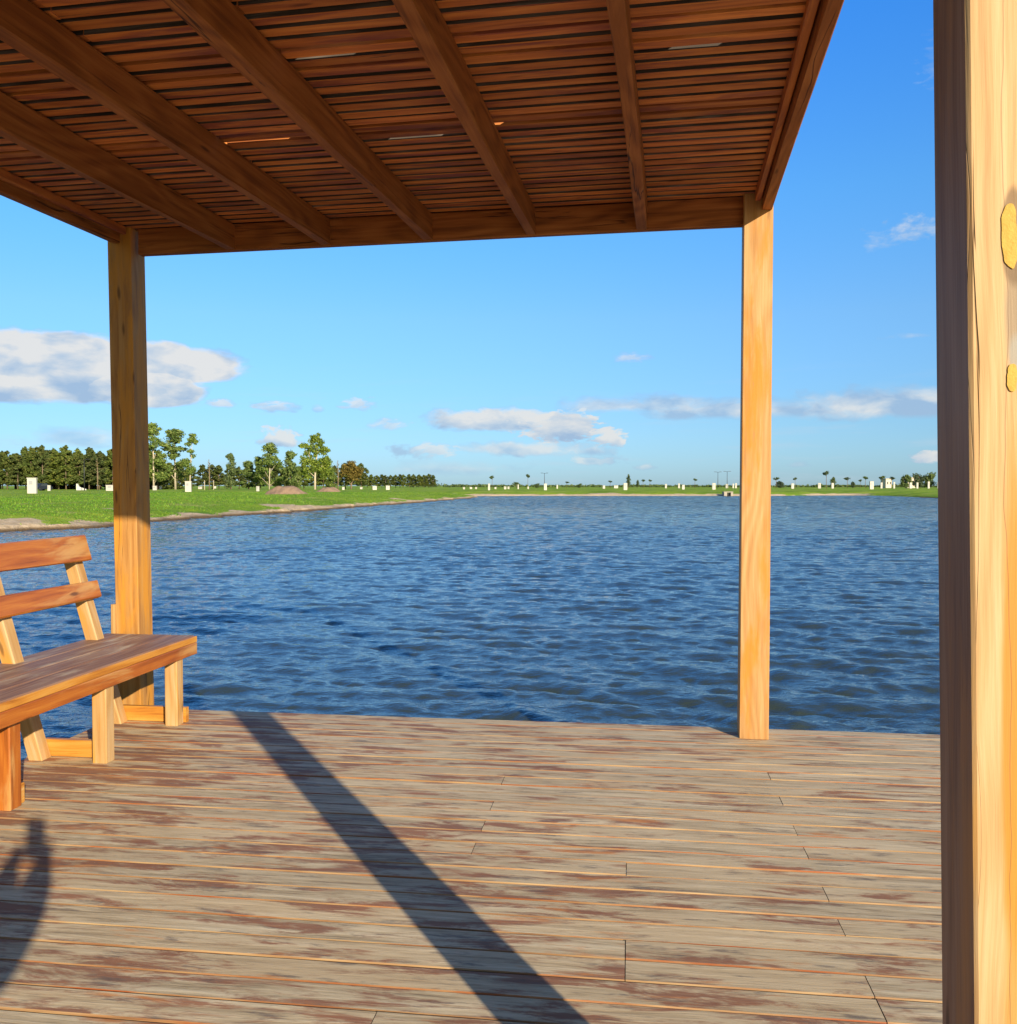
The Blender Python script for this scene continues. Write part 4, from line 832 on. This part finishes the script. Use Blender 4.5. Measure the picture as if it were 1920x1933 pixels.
J = [(q(-.30, -.52, .93), (.16, .12)), (q(-.30, -.51, 1.10), (.135, .10)), (q(-.30, -.51, 1.28), (.16, .11)), (q(-.30, -.52, 1.38), (.10, .08)), (q(-.30, -.50, 1.46), .052), (q(-.30, -.48, 1.54), (.078, .088)), (q(-.30, -.47, 1.62), (.078, .09)), (q(-.30, -.47, 1.68), (.05, .06)),
     (q(-.13, -.51, 1.37), .058), (q(-.055, -.36, 1.12), .052), (q(-.035, -.26, 1.02), .058), (q(-.004, -.13, 1.13), .064), (q(.006, -.065, 1.205), (.050, .038)), (q(.012, -.05, 1.26), (.038, .020)),
     (q(-.47, -.51, 1.37), .058), (q(-.38, -.40, 1.12), .06), (q(-.21, -.27, 1.0), .062), (q(-.10, -.15, 1.10), .066), (q(-.10, -.07, 1.215), (.040, .032)), (q(-.09, -.05, 1.25), (.034, .018)),
     (q(-.21, -.52, .88), .085), (q(-.20, -.50, .50), .056), (q(-.20, -.53, .12), .042), (q(-.19, -.52, .06), .038), (q(-.19, -.40, .035), .03),
     (q(-.39, -.52, .88), .085), (q(-.40, -.50, .50), .056), (q(-.41, -.53, .12), .042), (q(-.42, -.52, .06), .038), (q(-.43, -.40, .035), .03), (q(-.30, -.372, 1.575), .012)]
E_ = [(0, 1), (1, 2), (2, 3), (3, 4), (4, 5), (5, 6), (6, 7), (3, 8), (8, 9), (9, 10), (10, 11), (11, 12), (12, 13), (3, 14), (14, 15), (15, 16), (16, 17), (17, 18), (18, 19), (0, 20), (20, 21), (21, 22), (22, 23), (23, 24), (0, 25), (25, 26), (26, 27), (27, 28), (28, 29), (6, 30)]
# fingers, rooted in the palms, closing on the phone's edges and back
for base, sx, root in ((13, 1, (.012, -.05, 1.26)), (19, -1, (-.09, -.05, 1.25))):
    for k, (dz, l) in enumerate([(.030, .9), (.012, 1.0), (-.006, .95), (-.022, .78)]):
        i = len(J); x0, y0, z0 = root
        J += [(q(x0 + sx * .006, y0 + .006, z0 + dz * .8), .009), (q(x0 + sx * .016, y0 + .026 * l, z0 + dz), .008), (q(x0 - sx * .006, y0 + .040 * l - .012 + .008, z0 + dz + .004), .007)]
        E_ += [(base, i), (i, i + 1), (i + 1, i + 2)]
    i = len(J); J += [(q(root[0] - sx * .004, root[1] - .004, root[2] - .012), .011), (q(root[0] - sx * .022, root[1] - .002, root[2] + .022), .009), (q(root[0] - sx * .032, root[1] + .004, root[2] + .045), .008)]
    E_ += [(base, i), (i, i + 1), (i + 1, i + 2)]
skinned('body', J, E_, M_skin, 0, pt)
sh = [J[i] for i in (0, 1, 2, 3, 8, 9, 14, 15)]; sh = [(p, tuple(c + .014 for c in r_) if isinstance(r_, tuple) else r_ + .014) for p, r_ in sh]
skinned('shirt', sh, [(0, 1), (1, 2), (2, 3), (3, 4), (4, 5), (3, 6), (6, 7)], M_shirt, 0, pt)
tr_ = [J[i] for i in (0, 20, 21, 22, 25, 26, 27)]; tr_ = [(p, tuple(c + .012 for c in r_) if isinstance(r_, tuple) else r_ + .018) for p, r_ in tr_]
skinned('trousers', tr_, [(0, 1), (1, 2), (2, 3), (0, 4), (4, 5), (5, 6)], M_trous, 0, pt)
skinned('hair', [(q(-.30, -.50, 1.55), (.075, .06)), (q(-.30, -.49, 1.63), (.088, .095)), (q(-.30, -.485, 1.69), (.065, .07))], [(0, 1), (1, 2)], M_hair, 0, pt)
for sx in (-.19, -.42): skinned('shoe', [(q(sx, -.55, .045), .044), (q(sx, -.47, .05), .046), (q(sx - .005, -.38, .036), .036)], [(0, 1), (1, 2)], M_shoe, 0, pt)
for sx in (-.33, -.27):
    bm = bmesh.new(); bmesh.ops.create_uvsphere(bm, u_segments=10, v_segments=8, radius=.012); me = bpy.data.meshes.new('eye'); bm.to_mesh(me); bm.free(); me.materials.append(M_white); o = link('eye', me, pt); o.location = q(sx, -.392, 1.60)
ph_ = empty('phone', (-.0275, -.031, 1.322)); tag(ph_, 'dark slab phone held upright in front of the photographer', 'phone')
mb = MB(); mb.beam((-.0375, -.004, -.078), (-.0375, -.004, .078), (1, 0, 0), (0, 1, 0), .075, .008, .002); mb.build('case', M_dark, ph_)
mb = MB(); mb.beam((-.034, -.0062, -.073), (-.034, -.0062, .073), (1, 0, 0), (0, 1, 0), .068, .002, .0004); mb.build('screen', simple('dark_screen', (.01, .01, .012), .1), ph_)
